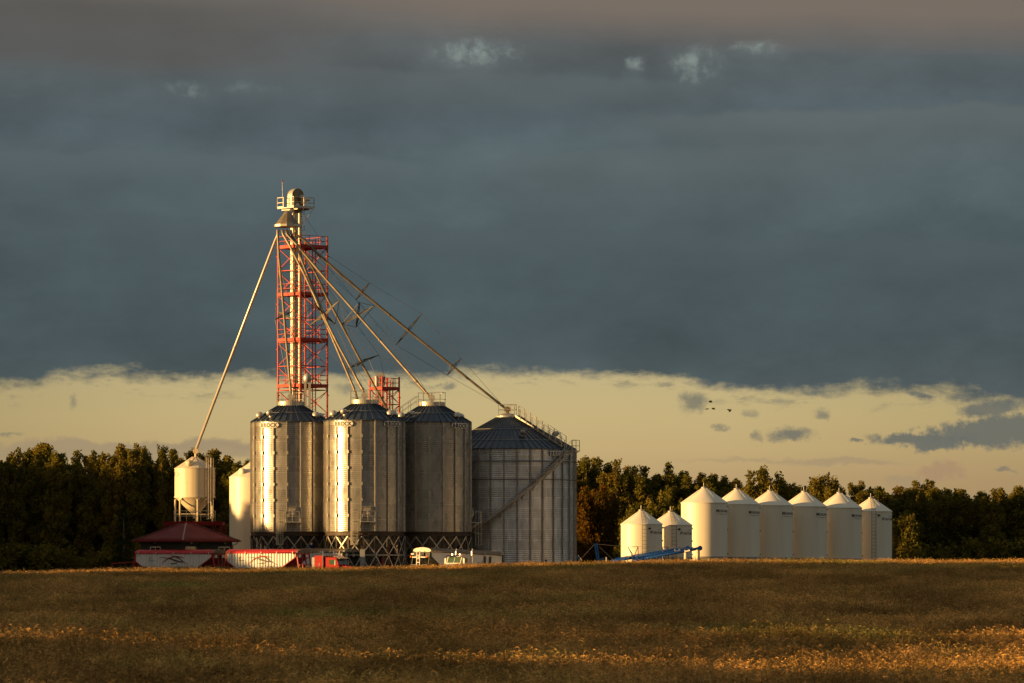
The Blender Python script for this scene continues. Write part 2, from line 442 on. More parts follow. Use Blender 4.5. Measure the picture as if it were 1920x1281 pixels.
def ladder_mb(w, z0, z1, r, step=.3, rad=.02):
    mb = MB()
    for s in (-1, 1): mb.bar((s*w/2, -r, z0), (s*w/2, -r, z1), rad*2.2)
    z = z0+.15
    while z < z1: mb.bar((-w/2, -r, z), (w/2, -r, z), rad*1.5); z += step
    return mb
def cage_ladder(t, r, a, z0, z1, mat, w=.5, parent=None):
    lad = ladder_mb(w, z0, z1, r).build('ladder', mat, parent or t, rz=a)
    cg = MB(); n = 7
    for k in range(n):
        b = math.pi*k/(n-1); x, y = -.36*math.cos(b), -r-.62*math.sin(b)
        cg.bar((x, y, z0+.05), (x, y, z1), .04)
    zz = z0+.05
    while zz <= z1+.01:
        pts = [(-.36*math.cos(math.pi*k/8), -r-.62*math.sin(math.pi*k/8), zz) for k in range(9)]
        cg.tube(pts, .03, 4, False); zz += (z1-z0-.05)/3
    cg.build('safety_cage', mat, lad)
    return lad

def roof_rail_extra(t, r, ze, zr, rc):
    mb = MB(); a = R(-70)
    side = Vector((math.cos(a), math.sin(a), 0))
    for s in (-.35, .35):
        p, q = D(a, 1.6, zr+.1)+side*s, D(a, 4.2, ze+.05)+side*s
        up = Vector((0, 0, 1.0))
        mb.tube([p+up, q+up], .022, 5); mb.tube([p+up*.5, q+up*.5], .02, 5)
        for k in range(4):
            b = p.lerp(q, k/3); mb.tube([b, b+up], .02, 5)
    mb.build('roof_stair_rail', 'galvdull', t)

steel_hopper_bin(545, 444.7, 'tall galvanised hopper bin directly in front of the big red tower, brightest streak of sun', [-30], 5, -11)
steel_hopper_bin(683.4, 440.0, 'middle galvanised hopper bin with two black lettered signs under its roof', [-30, 46], 6, -11)
steel_hopper_bin(809.5, 446.0, 'shaded galvanised hopper bin between the middle bin and the wide flat-bottomed bin', [46], 86, 92, extra=roof_rail_extra)

# wide flat bottomed bin
def big_bin():
    px, Y = 951.5, 455.0; X = (px-CX)*Y/F; r = 7.24; ze = 14.12; rc = .95; zr = 17.7
    t = empty('storage_bin', (X, Y, 0), 'wide flat-bottomed galvanised bin with a stair winding up its wall', 'grain bin')
    corrugated(r, 0, ze, 128, .22, .02).build('shell', 'shell_old', t, True)
    angs = [R(-25.5+11.25*k) for k in range(32)]
    rcopy(stiffener(r, 0, ze-.05, .18, .13, 2.24).build('stiffener', 'galvdull', t), angs)
    conical_roof(r+.15, ze+.02, rc, zr, 64, .05).build('roof', 'roofsteel', t)
    for z in (ze-1.32, ze-3.25):
        MB().tube([D(2*math.pi*k/72, r+.17, z) for k in range(73)], .055, 6, False).build('wind_ring', 'ladder', t)
    for z, rr in ((zr-1.55, 3.65), (zr-2.8, 5.85)):
        MB().tube([D(2*math.pi*k/60, rr, ze+(zr-ze)*(r+.15-rr)/(r+.15-rc)+.09) for k in range(61)], .03, 5, False).build('roof_ring', 'galvdull', t)
    MB().lathe([(1.3, zr-.35+.06), (1.25, zr+.05), (.6, zr+.28), (.15, zr+.36)], 32).build('roof_cap', 'galv', t, False)
    pm = MB()
    for x in (-.95, -.35, .35, .95):
        for y in (-.95, .95): pm.bar((x, y, zr-.05), (x, y, zr+1.25), .05)
    for zz in (.7, 1.25):
        for y in (-.95, .95): pm.bar((-.95, y, zr+zz), (.95, y, zr+zz), .045)
        pm.bar((-.95, -.95, zr+zz), (-.95, .95, zr+zz), .045)
    pm.build('peak_rail', 'galv', t)
    hd = MB(); hd.tube([(0, -.25, zr+.75), (0, .25, zr+.75)], .33, 16); hd.box((0, 0, zr+.45), (.36, .36, .3)); hd.build('inlet_head', 'spout', t)
    for a in (-60, 18, 100, 170, 240):
        rr = 5.0; z = ze+(zr-ze)*(r+.15-rr)/(r+.15-rc); v = vent_mb(rr, z, 0).build('roof_vent', 'galvdull', t, True, rz=R(a))
    # roof stair, radial at +55 degrees
    a = R(55); side = Vector((math.cos(a), math.sin(a), 0))
    slope = lambda rr: ze+(zr-ze)*(r+.15-rr)/(r+.15-rc)
    sm = MB(); n = 26
    for s in (-.38, .38): sm.bar(D(a, 1.2, slope(1.2)+.2)+side*s, D(a, 7.3, slope(7.3)+.2)+side*s, .05, .2)
    for k in range(n):
        rr = 1.3+k*(6.0/n); c = D(a, rr, slope(rr)+.24); sm.bar(c-side*.38, c+side*.38, .2, .03)
    sr = sm.build('roof_stair', 'galvdull', t)
    for s in (-.42, .42):
        hm = MB()
        for hh in (1.1, .6): hm.tube([D(a, 1.1, slope(1.1)+.2+hh)+side*s, D(a, 7.3, slope(7.3)+.2+hh)+side*s], .025, 5)
        for k in range(9):
            rr = 1.2+k*.76; c = D(a, rr, slope(rr)+.15)+side*s; hm.bar(c, c+Vector((0, 0, 1.13)), .09, .04)
        hm.build('handrail', 'collar', sr)
    # wall stair
    a0, a1 = R(-76), R(54); z0, z1 = .1, 13.85; n = 56; ri, ro = r+.22, r+1.0
    st = MB()
    for rr in (ri, ro):
        pts = [D(a0+(a1-a0)*k/n, rr, z0+(z1-z0)*k/n) for k in range(n+1)]
        for k in range(n): st.bar(pts[k], pts[k+1], .05, .26)
    for k in range(n+1):
        q = a0+(a1-a0)*k/n; z = z0+(z1-z0)*k/n; st.bar(D(q, ri, z+.05), D(q, ro, z+.05), .26, .03)
    for k in range(2, n, 4):
        q = a0+(a1-a0)*k/n; z = z0+(z1-z0)*k/n; st.bar(D(q, r+.05, z-.6), D(q, ro, z-.1), .05); st.bar(D(q, r+.1, z-.12), D(q, r+.1, z-.75), .06)
    so = st.build('wall_stair', 'galvdull', t)
    hm = MB()
    for hh in (1.05, .55):
        pts = [D(a0+(a1-a0)*k/n, ro, z0+hh+(z1-z0)*k/n) for k in range(n+1)]; hm.tube(pts, .022, 5, False)
    for k in range(0, n+1, 3):
        q = a0+(a1-a0)*k/n; z = z0+(z1-z0)*k/n; hm.bar(D(q, ro, z), D(q, ro, z+1.05), .05)
    hm.build('handrail', 'galv', so)
    pl = MB(); pl.box((0, -(r+.75), z1+.05), (1.5, 1.2, .1)); pl.bar((-.6, -(r+.1), z1-.9), (-.6, -(r+1.2), z1), .06); pl.bar((.6, -(r+.1), z1-.9), (.6, -(r+1.2), z1), .06)
    po = pl.build('landing', 'galv', t, rz=R(58))
    rl = MB()
    for x, y in ((-.7, 1.3), (0, 1.3), (.7, 1.3), (.7, .3), (-.7, .3)): rl.bar((x, -(r+y), z1+.1), (x, -(r+y), z1+1.2), .05)
    for zz in (.6, 1.2):
        rl.bar((-.7, -(r+1.3), z1+zz), (.7, -(r+1.3), z1+zz), .045); rl.bar((.7, -(r+1.3), z1+zz), (.7, -(r+.3), z1+zz), .045)
    rl.build('landing_rail', 'galv', po)
    sg = MB().lathe([(r+.14, ze-.22), (r+.17, ze-.22), (r+.17, ze-.72), (r+.14, ze-.72)], 12, R(37.5), R(55)).build('sign', 'signwhite', t)
    for q, ch in enumerate('BROCK'):
        tm = MB(); wraptext(tm, ch, .46, R(39.5)+q*.42/r, r+.172, ze-.64, bold=.015); tm.build('letter', 'black', sg)
    MB().lathe([(r+.5, 0), (r+.5, .18), (r-.1, .2)], 64).build('footing', 'grey', t)
big_bin()

# ------------------------------------------------------------------ smooth white bins
def white_bin(px, Y, r, ze, zb, rise, label, text, group, ladder=None, mat='white', rods=1, cap=.26, vent=None, text_a=52, seam=1):
    X = (px-CX)*Y/F
    t = empty('smooth_wall_bin', (X, Y, 0), label, 'grain bin', group)
    prof = [(r, zb), (r, ze)]
    MB().lathe(prof, 96).build('shell', mat, t, True)
    zz = zb+(ze-zb)*.5
    sm = MB()
    for z in [zb+(ze-zb)*k for k in ((.5,) if seam == 1 else (.27, .52, .76))]:
        sm.lathe([(r+.004, z-.03), (r+.010, z), (r+.004, z+.03)], 72)
    sm.build('weld_seam', mat, t, True)
    sm = MB().lathe([(cap, ze+rise), (r+.06, ze+.01), (r+.06, ze-.05), (r+.004, ze-.06)], 96)
    for k in range(16):   # folded roof seams
        a = 2*math.pi*(k+.5)/16; sd = D(a+math.pi/2, 1)
        p, q = D(a, r+.05, ze+.012), D(a, cap+.05, ze+rise+.01)
        if k % 4 == 1: sm.bar(p, q, .04, .016)
    sm.build('roof', mat, t, False)
    lm = MB().lathe([(cap+.05, ze+rise-.03), (cap+.05, ze+rise+.09), (.05, ze+rise+.16)], 20)
    lm.build('lid', 'galvdull', t)
    rd = MB(); rd.tube([(-.05, 0, ze+rise), (-.05, 0, ze+rise+.52)], .045, 6)
    if rods > 1:
        rd.tube([(-.3, .1, ze+rise-.1), (-.3, .1, ze+rise+.62)], .025, 5); rd.tube([(.22, -.1, ze+rise-.05), (.24, -.1, ze+rise+.62)], .025, 5)
    rd.build('lid_lever', 'galvdull', t)
    # hopper base
    MB().lathe([(r, zb), (r+.05, zb-.02), (r+.05, zb-.16), (r-.05, zb-.16)], 72).build('ring_beam', 'galvdull', t)
    MB().lathe([(r-.05, zb-.02), (.28, max(.55, zb-r*.78)), (.28, max(.4, zb-r*.78-.3))], 40).build('hopper', mat, t, True)
    n = 10; lg = MB(); lg.box((0, -(r-.06), (zb-.1)/2), (.13, .13, zb-.1))
    rcopy(lg.build('leg', mat, t), [2*math.pi*k/n+R(9) for k in range(n)])
    MB().lathe([(r+.02, .12), (r+.02, .28), (r-.12, .28), (r-.12, .12)], 48).build('skid_ring', 'galvdull', t)
    if text:
        tm = MB()
        s = .36
        vs, fs, w = textmesh(text[0], s*1.25, bold=.02, shear=.15 if text[0] == 'W' else 0)
        tot = 1.95; a0 = R(text_a)-tot/2/r
        big = tot*(.17 if text[0] == 'M' else .2); zt = ze-.95
        wraptext(tm, text[0], s*1.22, a0+big/2/r, r+.004, zt, width=big*.95, bold=.006, shear=.2 if text[0] == 'W' else 0)
        wraptext(tm, text[1:], s, a0+(big+(tot-big)/2)/r, r+.004, zt, width=(tot-big)*.97, bold=.0)
        tm.build('lettering', 'black', t)
        sw = MB()
        if text[0] == 'M':
            pts = [D(a0+(tot*k/12)/r, r+.012, zt-.1-.10*math.sin(math.pi*k/12)) for k in range(13)]
        else:
            pts = [D(a0+(tot*(.45+.5*k/12))/r, r+.012, zt+.38+.08*math.sin(math.pi*k/12)) for k in range(13)]
        sw.tube(pts, [.006+.012*math.sin(math.pi*k/12) for k in range(13)], 5); sw.build('underline', 'black', t)
    if ladder is not None:
        a = R(ladder)
        lo = ladder_mb(.44, .5, ze-.02, r+.16, .36, .018).build('ladder', 'ladder', t, rz=a)
        up = MB(); p0 = Vector((0, -(r+.12), ze+.02)); p1 = Vector((0, -(cap+.2), ze+rise-.02))
        for s in (-.2, .2): up.bar(p0+Vector((s, 0, .06)), p1+Vector((s*.75, 0, .06)), .03)
        for k in range(9):
            c = p0.lerp(p1, (k+.5)/9)+Vector((0, 0, .07)); up.bar(c-Vector((.19, 0, 0)), c+Vector((.19, 0, 0)), .025)
        up.build('roof_ladder', 'ladder', lo)
        dk = MB(); dk.tube([D(R(ladder+14), r, ze-.42), D(R(ladder+14), r+.1, ze-.42)], .1, 10); dk.bar(D(R(ladder+10), r+.06, ze-.42), D(R(ladder+19), r+.06, ze-.42), .06)
        dk.build('level_indicator', 'black', t)
    if vent: vent(t, r, ze, rise)
    for z in (ze-.35, zb+.25, zb+(ze-zb)*.5):
        MB().box(D(R(84), r+.03, z), (.09, .09, .16)).build('bolt_lug', 'ladder', t)
    return t

G1 = 'small cream ladder bins'
zE = lambda py, Y: EYE+(HY-py)*Y/F
white_bin(1203, 412, 2.0, zE(983, 412), zE(1044.5, 412), 1.31, 'small cream bin at the near left end of the row, ladder up its front', 'WHEATLAND', G1, 6, text_a=49)
white_bin(1258, 416.6, 2.07, zE(984.5, 416.6), zE(1045, 416.6), 1.28, 'small cream bin with ladder, half hidden behind the leftmost small bin', 'WHEATLAND', G1, 6, text_a=49)
G2 = 'large cream bins in the receding row'
MX = [(1320.5, 943.0, 915, 'large cream bin first in the row, its left half in full sun'),
      (1381.5, 946.0, 917.5, 'large cream bin second in the row, right of the sunlit one'),
      (1444.0, 948.0, 920.5, 'large cream bin in the middle of the row of five'),
      (1508.0, 950.0, 922.5, 'large cream bin with three thin rods standing on its peak'),
      (1574.0, 952.5, 924.5, 'large cream bin last of the row of five, beside the laddered end bin')]
for i, (px, ey, ay, lb) in enumerate(MX):
    Y = 423+4.1*i
    white_bin(px, Y, 2.30, zE(ey, Y), zE(1043.5+i*.9, Y), (ey-ay)*Y/F, lb, 'MERIDIAN', G2, rods=3 if i == 3 else 1, seam=3 if i > 1 else 1)
white_bin(1633.5, 444, 2.16, zE(959, 444), zE(1051, 444), 1.37, 'cream bin at the far right end of the row with a full-height ladder', 'WHEATLAND', G1, 2, text_a=51, rods=1)
def wvent(t, r, ze, rise):
    mb = MB(); mb.tube([D(R(-33), 1.75, ze+.1), D(R(-33), 1.75, ze+.65)], .3, 12); mb.tube([D(R(-33), 1.75, ze+.55), D(R(-33), 2.3, ze+.55)], [.36, .40], 14)
    mb.build('roof_vent', 'white', t, True)
white_bin(476, 462, 2.65, zE(895, 462), 1.2, 1.75, 'tall smooth white bin half hidden behind the leftmost galvanised bin', None, 'tall white bins', vent=wvent)

# elevated hopper bin at the left
def left_bin():
    Y = 450.0; px = 365.3; X = (px-CX)*Y/F; r = 2.12; ze = zE(878.5, Y); zb = zE(932.5, Y); za = zE(857, Y); zl = zE(978, Y)
    t = empty('overhead_bin', (X, Y, zl), 'cream hopper-bottomed bin raised on the red steel frame behind the shed', 'grain bin')
    o = -zl
    MB().lathe([(r, zb+o), (r, ze+o)], 80).build('shell', 'whiteold', t, True)
    MB().lathe([(r+.004, (ze+zb)/2-.03+o), (r+.02, (ze+zb)/2+o), (r+.004, (ze+zb)/2+.03+o)], 60).build('weld_seam', 'whiteold', t, True)
    rf = MB().lathe([(.25, za+o), (r+.05, ze+o), (r+.05, ze-.06+o), (r, ze-.06+o)], 80)
    for k in range(12):
        a = 2*math.pi*(k+.5)/12; rf.bar(D(a, r, ze+.03+o), D(a, .3, za+.02+o), .04, .03)
    rf.build('roof', 'whiteold', t)
    MB().lathe([(r+.03, zb+o+.06), (r+.05, zb+o+.06), (r+.05, zb+o-.06), (r, zb+o-.06)], 60).build('ring_beam', 'whiteold', t)
    MB().lathe([(r-.02, zb+o), (.22, zE(966, Y)+o), (.22, zE(972, Y)+o)], 60).build('hopper', 'whiteold', t, True)
    lg = MB(); lg.tube([(0, -(r-.02), 0), (0, -(r-.02), zb+o-.25)], .085, 8)
    lg.add([(-.09, -(r-.02), zb+o-.35), (.09, -(r-.02), zb+o-.35), (.3, -(r-.06), zb+o-.02), (-.3, -(r-.06), zb+o-.02),
            (-.09, -(r-.12), zb+o-.35), (.09, -(r-.12), zb+o-.35), (.3, -(r-.16), zb+o-.02), (-.3, -(r-.16), zb+o-.02)],
           [(0,1,2,3),(7,6,5,4),(0,4,5,1),(1,5,6,2),(2,6,7,3),(3,7,4,0)])
    rcopy(lg.build('leg', 'whiteold', t), [R(x) for x in (-44, 12, 66, 122, 180, -96)])
    MB().tube([D(R(x), r-.02, .78) for x in (-96, -44, 12, 66, 122, 180, 264)], .045, 6).build('leg_tie', 'whiteold', t)
    sc = MB(); sc.tube([D(R(-22), 1.05, ze+.35+o), D(R(-22), 1.5, ze+.55+o), D(R(-10), 1.85, ze+.5+o)], [.3, .32, .34], 14); sc.build('roof_vent', 'whiteold', t, True)
    ld = cage_ladder(t, r+.12, R(45), .2, ze+1.1+o, 'ladder')
    hr = MB(); a = R(60)
    p, q = D(a, .5, za+o+.1), D(a, r, ze+o+.05); up = Vector((0, 0, 1.0))
    hr.tube([p+up, q+up], .02, 5); hr.tube([p, p+up], .02, 5); hr.tube([q, q+up], .02, 5); hr.tube([p+up*.5, q+up*.5], .016, 5)
    hr.build('roof_rail', 'galvdull', t)
    hd = MB(); hd.tube([(.1, -.2, za+.62+o), (.1, .2, za+.62+o)], .30, 16); hd.tube([(.1, 0, za+o-.05), (.1, 0, za+.5+o)], .14, 10); hd.build('inlet_head', 'whiteold', t)
    lo = MB()
    aa = R(-62)
    for rx, rz_ in ((.62, .24), (.42, .13)):
        lo.tube([D(aa+(rx*math.cos(2*math.pi*k/24))/r, r+.012, ze-.62+rz_*math.sin(2*math.pi*k/24)+o) for k in range(25)], .018, 4, False)
    lo.build('oval_emblem', 'grey', t)
    # lower catwalk rail
    cr = MB()
    for zz in (.55, 1.1): cr.tube([(-2.0, -2.3, zz), (2.3, -2.3, zz)], .02, 5)
    for x in (-2.0, -.7, .8, 2.3): cr.tube([(x, -2.3, .0), (x, -2.3, 1.1)], .02, 5)
    cr.build('catwalk_rail', 'galvdull', t)
    # red frame
    f = empty('bin_support', (X, Y, 0), 'dark red steel support carrying the raised bin above the shed roof', 'support')
    xs = (-3.05, 2.95)
    for y in (-2.4, 2.4):
        MB().box((-.05, y, zl-.22), (6.2, .18, .40)).build('beam', 'roofred', f)
        for x in xs:
            MB().box((x, y, (zl-.43)/2), (.24, .24, zl-.43)).build('post', 'roofred', f)
            MB().bar((x, y, zl-1.7), (x+(1.1 if x < 0 else -1.1), y, zl-.45), .12).build('knee_brace', 'roofred', f)
    for x in (-3.05, -1, 1, 2.95): MB().box((x, 0, zl-.24), (.16, 4.6, .34)).build('cross_beam', 'roofred', f)
    MB().box((-.45, -1.2, zl-.55), (.6, .6, .5)).build('gearbox', 'redsteel', f)
left_bin()

# ------------------------------------------------------------------ lattice towers
def tower(px_, Yc, half, rot, z_top, mod, decks, label, rail_top=True, zmin=0, xtra=0):
    X = (px_-CX)*Yc/F
    t = empty('lattice_tower', (X, Yc, 0), label, 'tower', rz=rot)
    c = [(-half, -half), (half, -half), (half, half), (-half, half)]
    for x, y in c:
        pm = MB().box((x, y, (z_top+xtra)/2), (.14, .14, z_top+xtra))
        for z in decks: pm.box((x, y, z-1.0), (.30, .30, .07))
        pm.build('post', 'redsteel', t)
    z = z_top; lv = []
    while z > zmin+.5: lv.append(z); z -= mod/2
    lv.append(zmin)
    for i in range(4):
        a, b = c[i], c[(i+1) % 4]
        hm = MB(); xm = MB()
        for j, z in enumerate(lv[:-1]):
            hm.bar((a[0], a[1], z-.0), (b[0], b[1], z), .06, .08)
            z2 = lv[j+1]
            if z-z2 > 1: 
                xm.bar((a[0], a[1], z-.1), (b[0], b[1], z2+.1), .035, .06)
                xm.bar((a[0]*.985, a[1]*.985, z2+.1), (b[0]*.985, b[1]*.985, z-.1), .035, .06)
        hm.build('horizontal_strut', 'redsteel', t); xm.build('cross_bracing', 'redsteel', t)
    for z in decks:
        dm = MB(); h = half+.06
        for i in range(4):
            a, b = c[i], c[(i+1) % 4]; dm.bar((a[0]*1.03, a[1]*1.03, z), (b[0]*1.03, b[1]*1.03, z), .10, .34)
        dm.box((half*.45, 0, z+.1), (half*1.05, 2*half, .05)); dm.box((-half*.7, -half*.5, z+.1), (half*.55, half, .05))
        do = dm.build('deck', 'redsteel', t)
        rm = MB()
        for i in range(4):
            a, b = Vector((*c[i], z)), Vector((*c[(i+1) % 4], z))
            for hh in (.62, 1.12): rm.bar(a+Vector((0, 0, hh)), b+Vector((0, 0, hh)), .05)
            for k in (.33, .67): q = a.lerp(b, k); rm.bar(q, q+Vector((0, 0, 1.12)), .05)
        rm.build('deck_rail', 'redsteel', do)
    lm = MB(); lx = half*.55
    for s in (-.22, .22): lm.bar((lx, -half*.35+s, 0), (lx, -half*.35+s, z_top+.9), .05)
    z = .3
    while z < z_top+.8: lm.bar((lx, -half*.35-.22, z), (lx, -half*.35+.22, z), .03); z += .33
    lo = lm.build('ladder', 'redsteel', t)
    cg = MB()
    for k in range(5):
        b = math.pi*k/4; cg.bar((lx-.65*math.sin(b), -half*.35-.33*math.cos(b), 2.2), (lx-.65*math.sin(b), -half*.35-.33*math.cos(b), z_top), .03)
    z = 2.2
    while z < z_top:
        cg.tube([(lx-.65*math.sin(math.pi*k/6), -half*.35-.33*math.cos(math.pi*k/6), z) for k in range(7)], .02, 4, False); z += 1.3
    cg.build('safety_cage', 'redsteel', lo)
    return t
ZD = [zE(y, 455) for y in (464, 553, 638, 724, 810)]
tower(567.5, 455, 1.86, R(42), ZD[0], ZD[0]-ZD[1]+.02, ZD, 'tall red lattice tower with the grain elevator running up inside it', xtra=1.15)
Z2 = [zE(729, 470), zE(790, 470)]
tower(721, 470, 1.15, R(38), zE(729, 470), 3.5, Z2, 'short red lattice tower rising behind the middle galvanised bin', xtra=1.3)

def elevator_leg():
    Y = 454.6; p = lambda px, py: P(px, py, Y)
    base = p(555, 1092); X0 = base.x
    t = empty('grain_elevator', (X0, Y, 0), 'tall grain elevator with domed head, high platform and twin trunks inside the red tower', 'grain elevator')
    L = lambda px, py, dy=0: Vector(((px-CX)*Y/F-X0, dy, zE(py, Y)))
    TH = R(42)
    for px, w, nm in ((550, .48, 'trunk'), (561.5, .40, 'trunk')):
        a = L(px, 398); m = MB(); m.box((0, 0, a.z/2), (w, .40, a.z))
        z = 1.5
        while z < a.z: m.box((0, 0, z), (w+.08, .48, .06)); z += 2.44
        m.build(nm, 'collar', t, loc=(a.x, 0, 0), rz=TH)
    c = L(554.5, 372); w = .78; zc = L(0, 368).z; zb = L(0, 399).z; n = 16; loc = (c.x, 0, 0)
    poly = [(-w*.62, zb), (-w, zb+.5), (-w, zc)]+[(-w*math.cos(math.pi*k/n), zc+w*math.sin(math.pi*k/n)) for k in range(1, n)]+[(w, zc), (w, zb+.5), (w*.62, zb)]
    MB().prism(poly, -.34, .34).build('head', 'spout', t, loc=loc, rz=TH)
    bm = MB(); vs = []; fs = []; ring = [(x*1.02, zz if zz < zc else zc+(zz-zc)*1.02) for x, zz in poly[1:-1]]
    for x, zz in ring: vs += [(x, -.37, zz), (x, .37, zz)]
    fs = [(2*k, 2*k+2, 2*k+3, 2*k+1) for k in range(len(ring)-1)]
    bm.add(vs, fs)
    for yy in (-.37, .37):
        for k in range(len(ring)-1): bm.bar((ring[k][0], yy, ring[k][1]), (ring[k+1][0], yy, ring[k+1][1]), .04, .05)
    bm.build('head_flange', 'collar', t, loc=loc, rz=TH)
    mm = MB(); zq = L(0, 373).z
    mm.tube([(.35, -.36, zq+.2), (.35, -.72, zq+.2)], .24, 14); mm.box((.45, -.7, zq-.25), (.4, .4, .7)); mm.tube([(-.2, -.36, zq-.7), (-.2, -.6, zq-.7)], .22, 12)
    mm.tube([(.5, -.9, zq-.1), (1.1, -.9, zq-.1)], .17, 10); mm.build('drive_motor', 'collar', t, loc=loc, rz=TH)
    zp = L(0, 391).z; h = 1.38; pf = MB(); pf.box((0, 0, zp), (2*h, 2*h, .10))
    for q in (-.8, 0, .8): pf.box((q, 0, zp-.13), (.1, 2*h-.1, .16))
    pf.bar((h-.05, -h+.05, zp-.1), (.35, -.3, zp-1.9), .05); pf.bar((h-.05, h-.05, zp-.1), (.35, .3, zp-2.1), .05)
    po = pf.build('head_platform', 'collar', t, loc=loc, rz=TH)
    rm = MB()
    def rail(a, b, n):
        a, b = Vector(a), Vector(b)
        for k in range(n+1): q = a.lerp(b, k/n); rm.bar(q, q+Vector((0, 0, 1.15)), .06)
        for hh in (1.12, .58): rm.bar(a+Vector((0, 0, hh)), b+Vector((0, 0, hh)), .055)
        rm.bar(a+Vector((0, 0, .09)), b+Vector((0, 0, .09)), .03, .2)
    rail((-h, -h, zp), (h, -h, zp), 2); rail((h, -h, zp), (h, h, zp), 2); rail((h, h, zp), (-h, h, zp), 2)
    rail((-h, h, zp), (-h, .35, zp), 1); rail((-h, -.5, zp), (-h, -h, zp), 1)
    rm.build('platform_rail', 'collar', po)
    am = MB(); am.tube([L(530.5, 390, -.3), L(529.6, 342, -.3)], .028, 6); ao = am.build('antenna', 'galvdull', t)
    MB().tube([L(529.6, 342, -.3), L(529.5, 338.5, -.3)], [.06, .05], 8).build('red_tip', 'red', ao)
    # elbow and distributor
    el = MB(); el.tube([L(548, 390, -.4), L(548.5, 396, -.8), L(545, 402, -1.9), L(542.5, 405, -2.1)], .26, 10); el.build('discharge_elbow', 'galv', t)
    dz0, dz1 = L(0, 399).z, L(0, 425).z; dc = (L(541, 0).x, -2.1)
    dm = MB().lathe([(.10, dz0+.05), (.24, dz0), (1.33, dz1), (1.36, dz1), (1.36, dz1-.22), (1.2, dz1-.24), (.05, dz1-.24)], 12, c=dc)
    do = dm.build('distributor', 'spout', t)
    MB().lathe([(1.37, dz1+.03), (1.42, dz1+.03), (1.42, dz1-.2), (1.37, dz1-.2)], 12, c=dc).build('rim', 'collar', do)
    lm = ladder_mb(.45, 2, L(0, 394).z, .5, .33).build('ladder', 'galvdull', t, loc=(L(567, 0).x, .0, 0))
    w = MB(); w.tube([L(566, 396), L(577, 414), L(612, 466, 1)], .014, 4); w.build('stay_wire', 'ladder', t)
    # smaller leg beside it
    s = empty('grain_elevator', (P(577, 1092, 452.5).x, 452.5, 0), 'lower elevator with bright rounded head just above the galvanised roofs, inside the red tower', 'grain elevator')
    Y3 = 452.5; X3 = P(577, 0, Y3).x; Q = lambda px, py, dy=0: Vector(((px-CX)*Y3/F-X3, dy, zE(py, Y3)))
    for px in (572.5, 580.5):
        a = Q(px, 716); MB().box((a.x, 0, a.z/2), (.26, .3, a.z)).build('trunk', 'collar', s)
    MB().lathe([(.01, Q(0, 700).z), (.28, Q(0, 701.5).z), (.42, Q(0, 706).z), (.42, Q(0, 714).z), (.3, Q(0, 717).z)], 16, c=(Q(576, 0).x, 0)).build('head', 'collar', s, True)
    # leg of the back tower
    Y4 = 470; X4 = P(713, 0, Y4).x; B = lambda px, py, dy=0: Vector(((px-CX)*Y4/F-X4, dy, zE(py, Y4)))
    b = empty('grain_elevator', (X4, Y4, 0), 'grey elevator head and trunk in the short red tower behind the middle bin', 'grain elevator')
    a = B(713, 722); MB().box((0, -.2, a.z/2), (.85, .8, a.z)).build('trunk', 'grey', b)
    hm = MB(); hm.tube([B(713, 708, -.7), B(713, 708, .5)], .55, 16); hm.box(B(713, 716, -.1), (1.0, 1.0, .8)); hm.build('head', 'grey', b)
    mo = MB(); mo.tube([B(706.5, 706, -1), B(706.5, 726, -1)], .19, 10); mo.build('drive_motor', 'signwhite', b)
elevator_leg()

# ------------------------------------------------------------------ spouts
def spout(path, label, spreaders, wires=(), mat='spout', r=.135, joints=5):
    """path: list of (px, py, Y); spreaders: (px,py,frac arms...)"""
    pts = [P(*q) for q in path]; base = pts[-1]
    t = empty('grain_spout', base, label, 'grain spout', 'spouts fanning out from the distributor')
    loc = [q-base for q in pts]
    MB().tube(loc, r, 10).build('pipe', mat, t, True)
    jm = MB()
    a, b = loc[-3] if len(loc) > 3 else loc[-2], loc[-1]
    for i in range(len(loc)-1):
        seg = loc[i+1]-loc[i]; n = int(seg.length/6.1)
        for k in range(1, n+1):
            q = loc[i]+seg.normalized()*(6.1*k); d = seg.normalized()*.06; jm.tube([q-d, q+d], r+.05, 10)
    if jm.v: jm.build('flange', mat, t)
    tips_all = []
    for (cx, cy, Yc, arms, rim) in spreaders:
        c = P(cx, cy, Yc)-base; sm = MB(); tips = []
        for (dx, dy, dY) in arms:
            v = Vector((dx*Yc/F, dY, -dy*Yc/F)); tip = c+v; tips.append(tip)
            d = v.normalized()
            w = Vector((0, 1, 0)) if abs(d.y) < .8 else Vector((1, 0, 0)); s = d.cross(w).normalized()
            sm.bar(c+s*.16+d*.1, tip, .05); sm.bar(c-s*.16+d*.1, tip, .05); sm.bar(c, tip, .08)
        if rim:
            for k in range(len(tips)): sm.bar(tips[k], tips[(k+1) % len(tips)], .045)
        sm.build('spreader', 'armdark', t); tips_all.append(tips)
    if tips_all:
        wm = MB(); a = loc[2 if len(loc) > 3 else 0]; b = loc[-1]
        for k in range(4):
            ch = [a]+[tt[k] for tt in tips_all]+[b.lerp(loc[-2], .04)]
            for i in range(len(ch)-1): wm.tube([ch[i], ch[i+1]], .017, 4)
        wm.build('guy_wire', 'ladder', t)
    return t
YD = 452.4
spout([(521, 431, YD), (520.5, 442, YD), (516, 452, YD), (367.5, 843, 450)], 'long bright spout running down left to the raised cream bin', [], mat='spoutbright', r=.155)
spout([(521.5, 431, YD-.9), (521, 446, YD-.9), (523.4, 485, 450.6), (530, 560, 449), (544, 722, 445.4), (547, 752, 444.7)], 'steep spout dropping almost straight to the leftmost galvanised bin',
      [(532.6, 591, 448.4, [(15, -7, .5), (13.5, 9, -.8), (-16.5, 9, -.5), (-11, -7, .8)], False)])
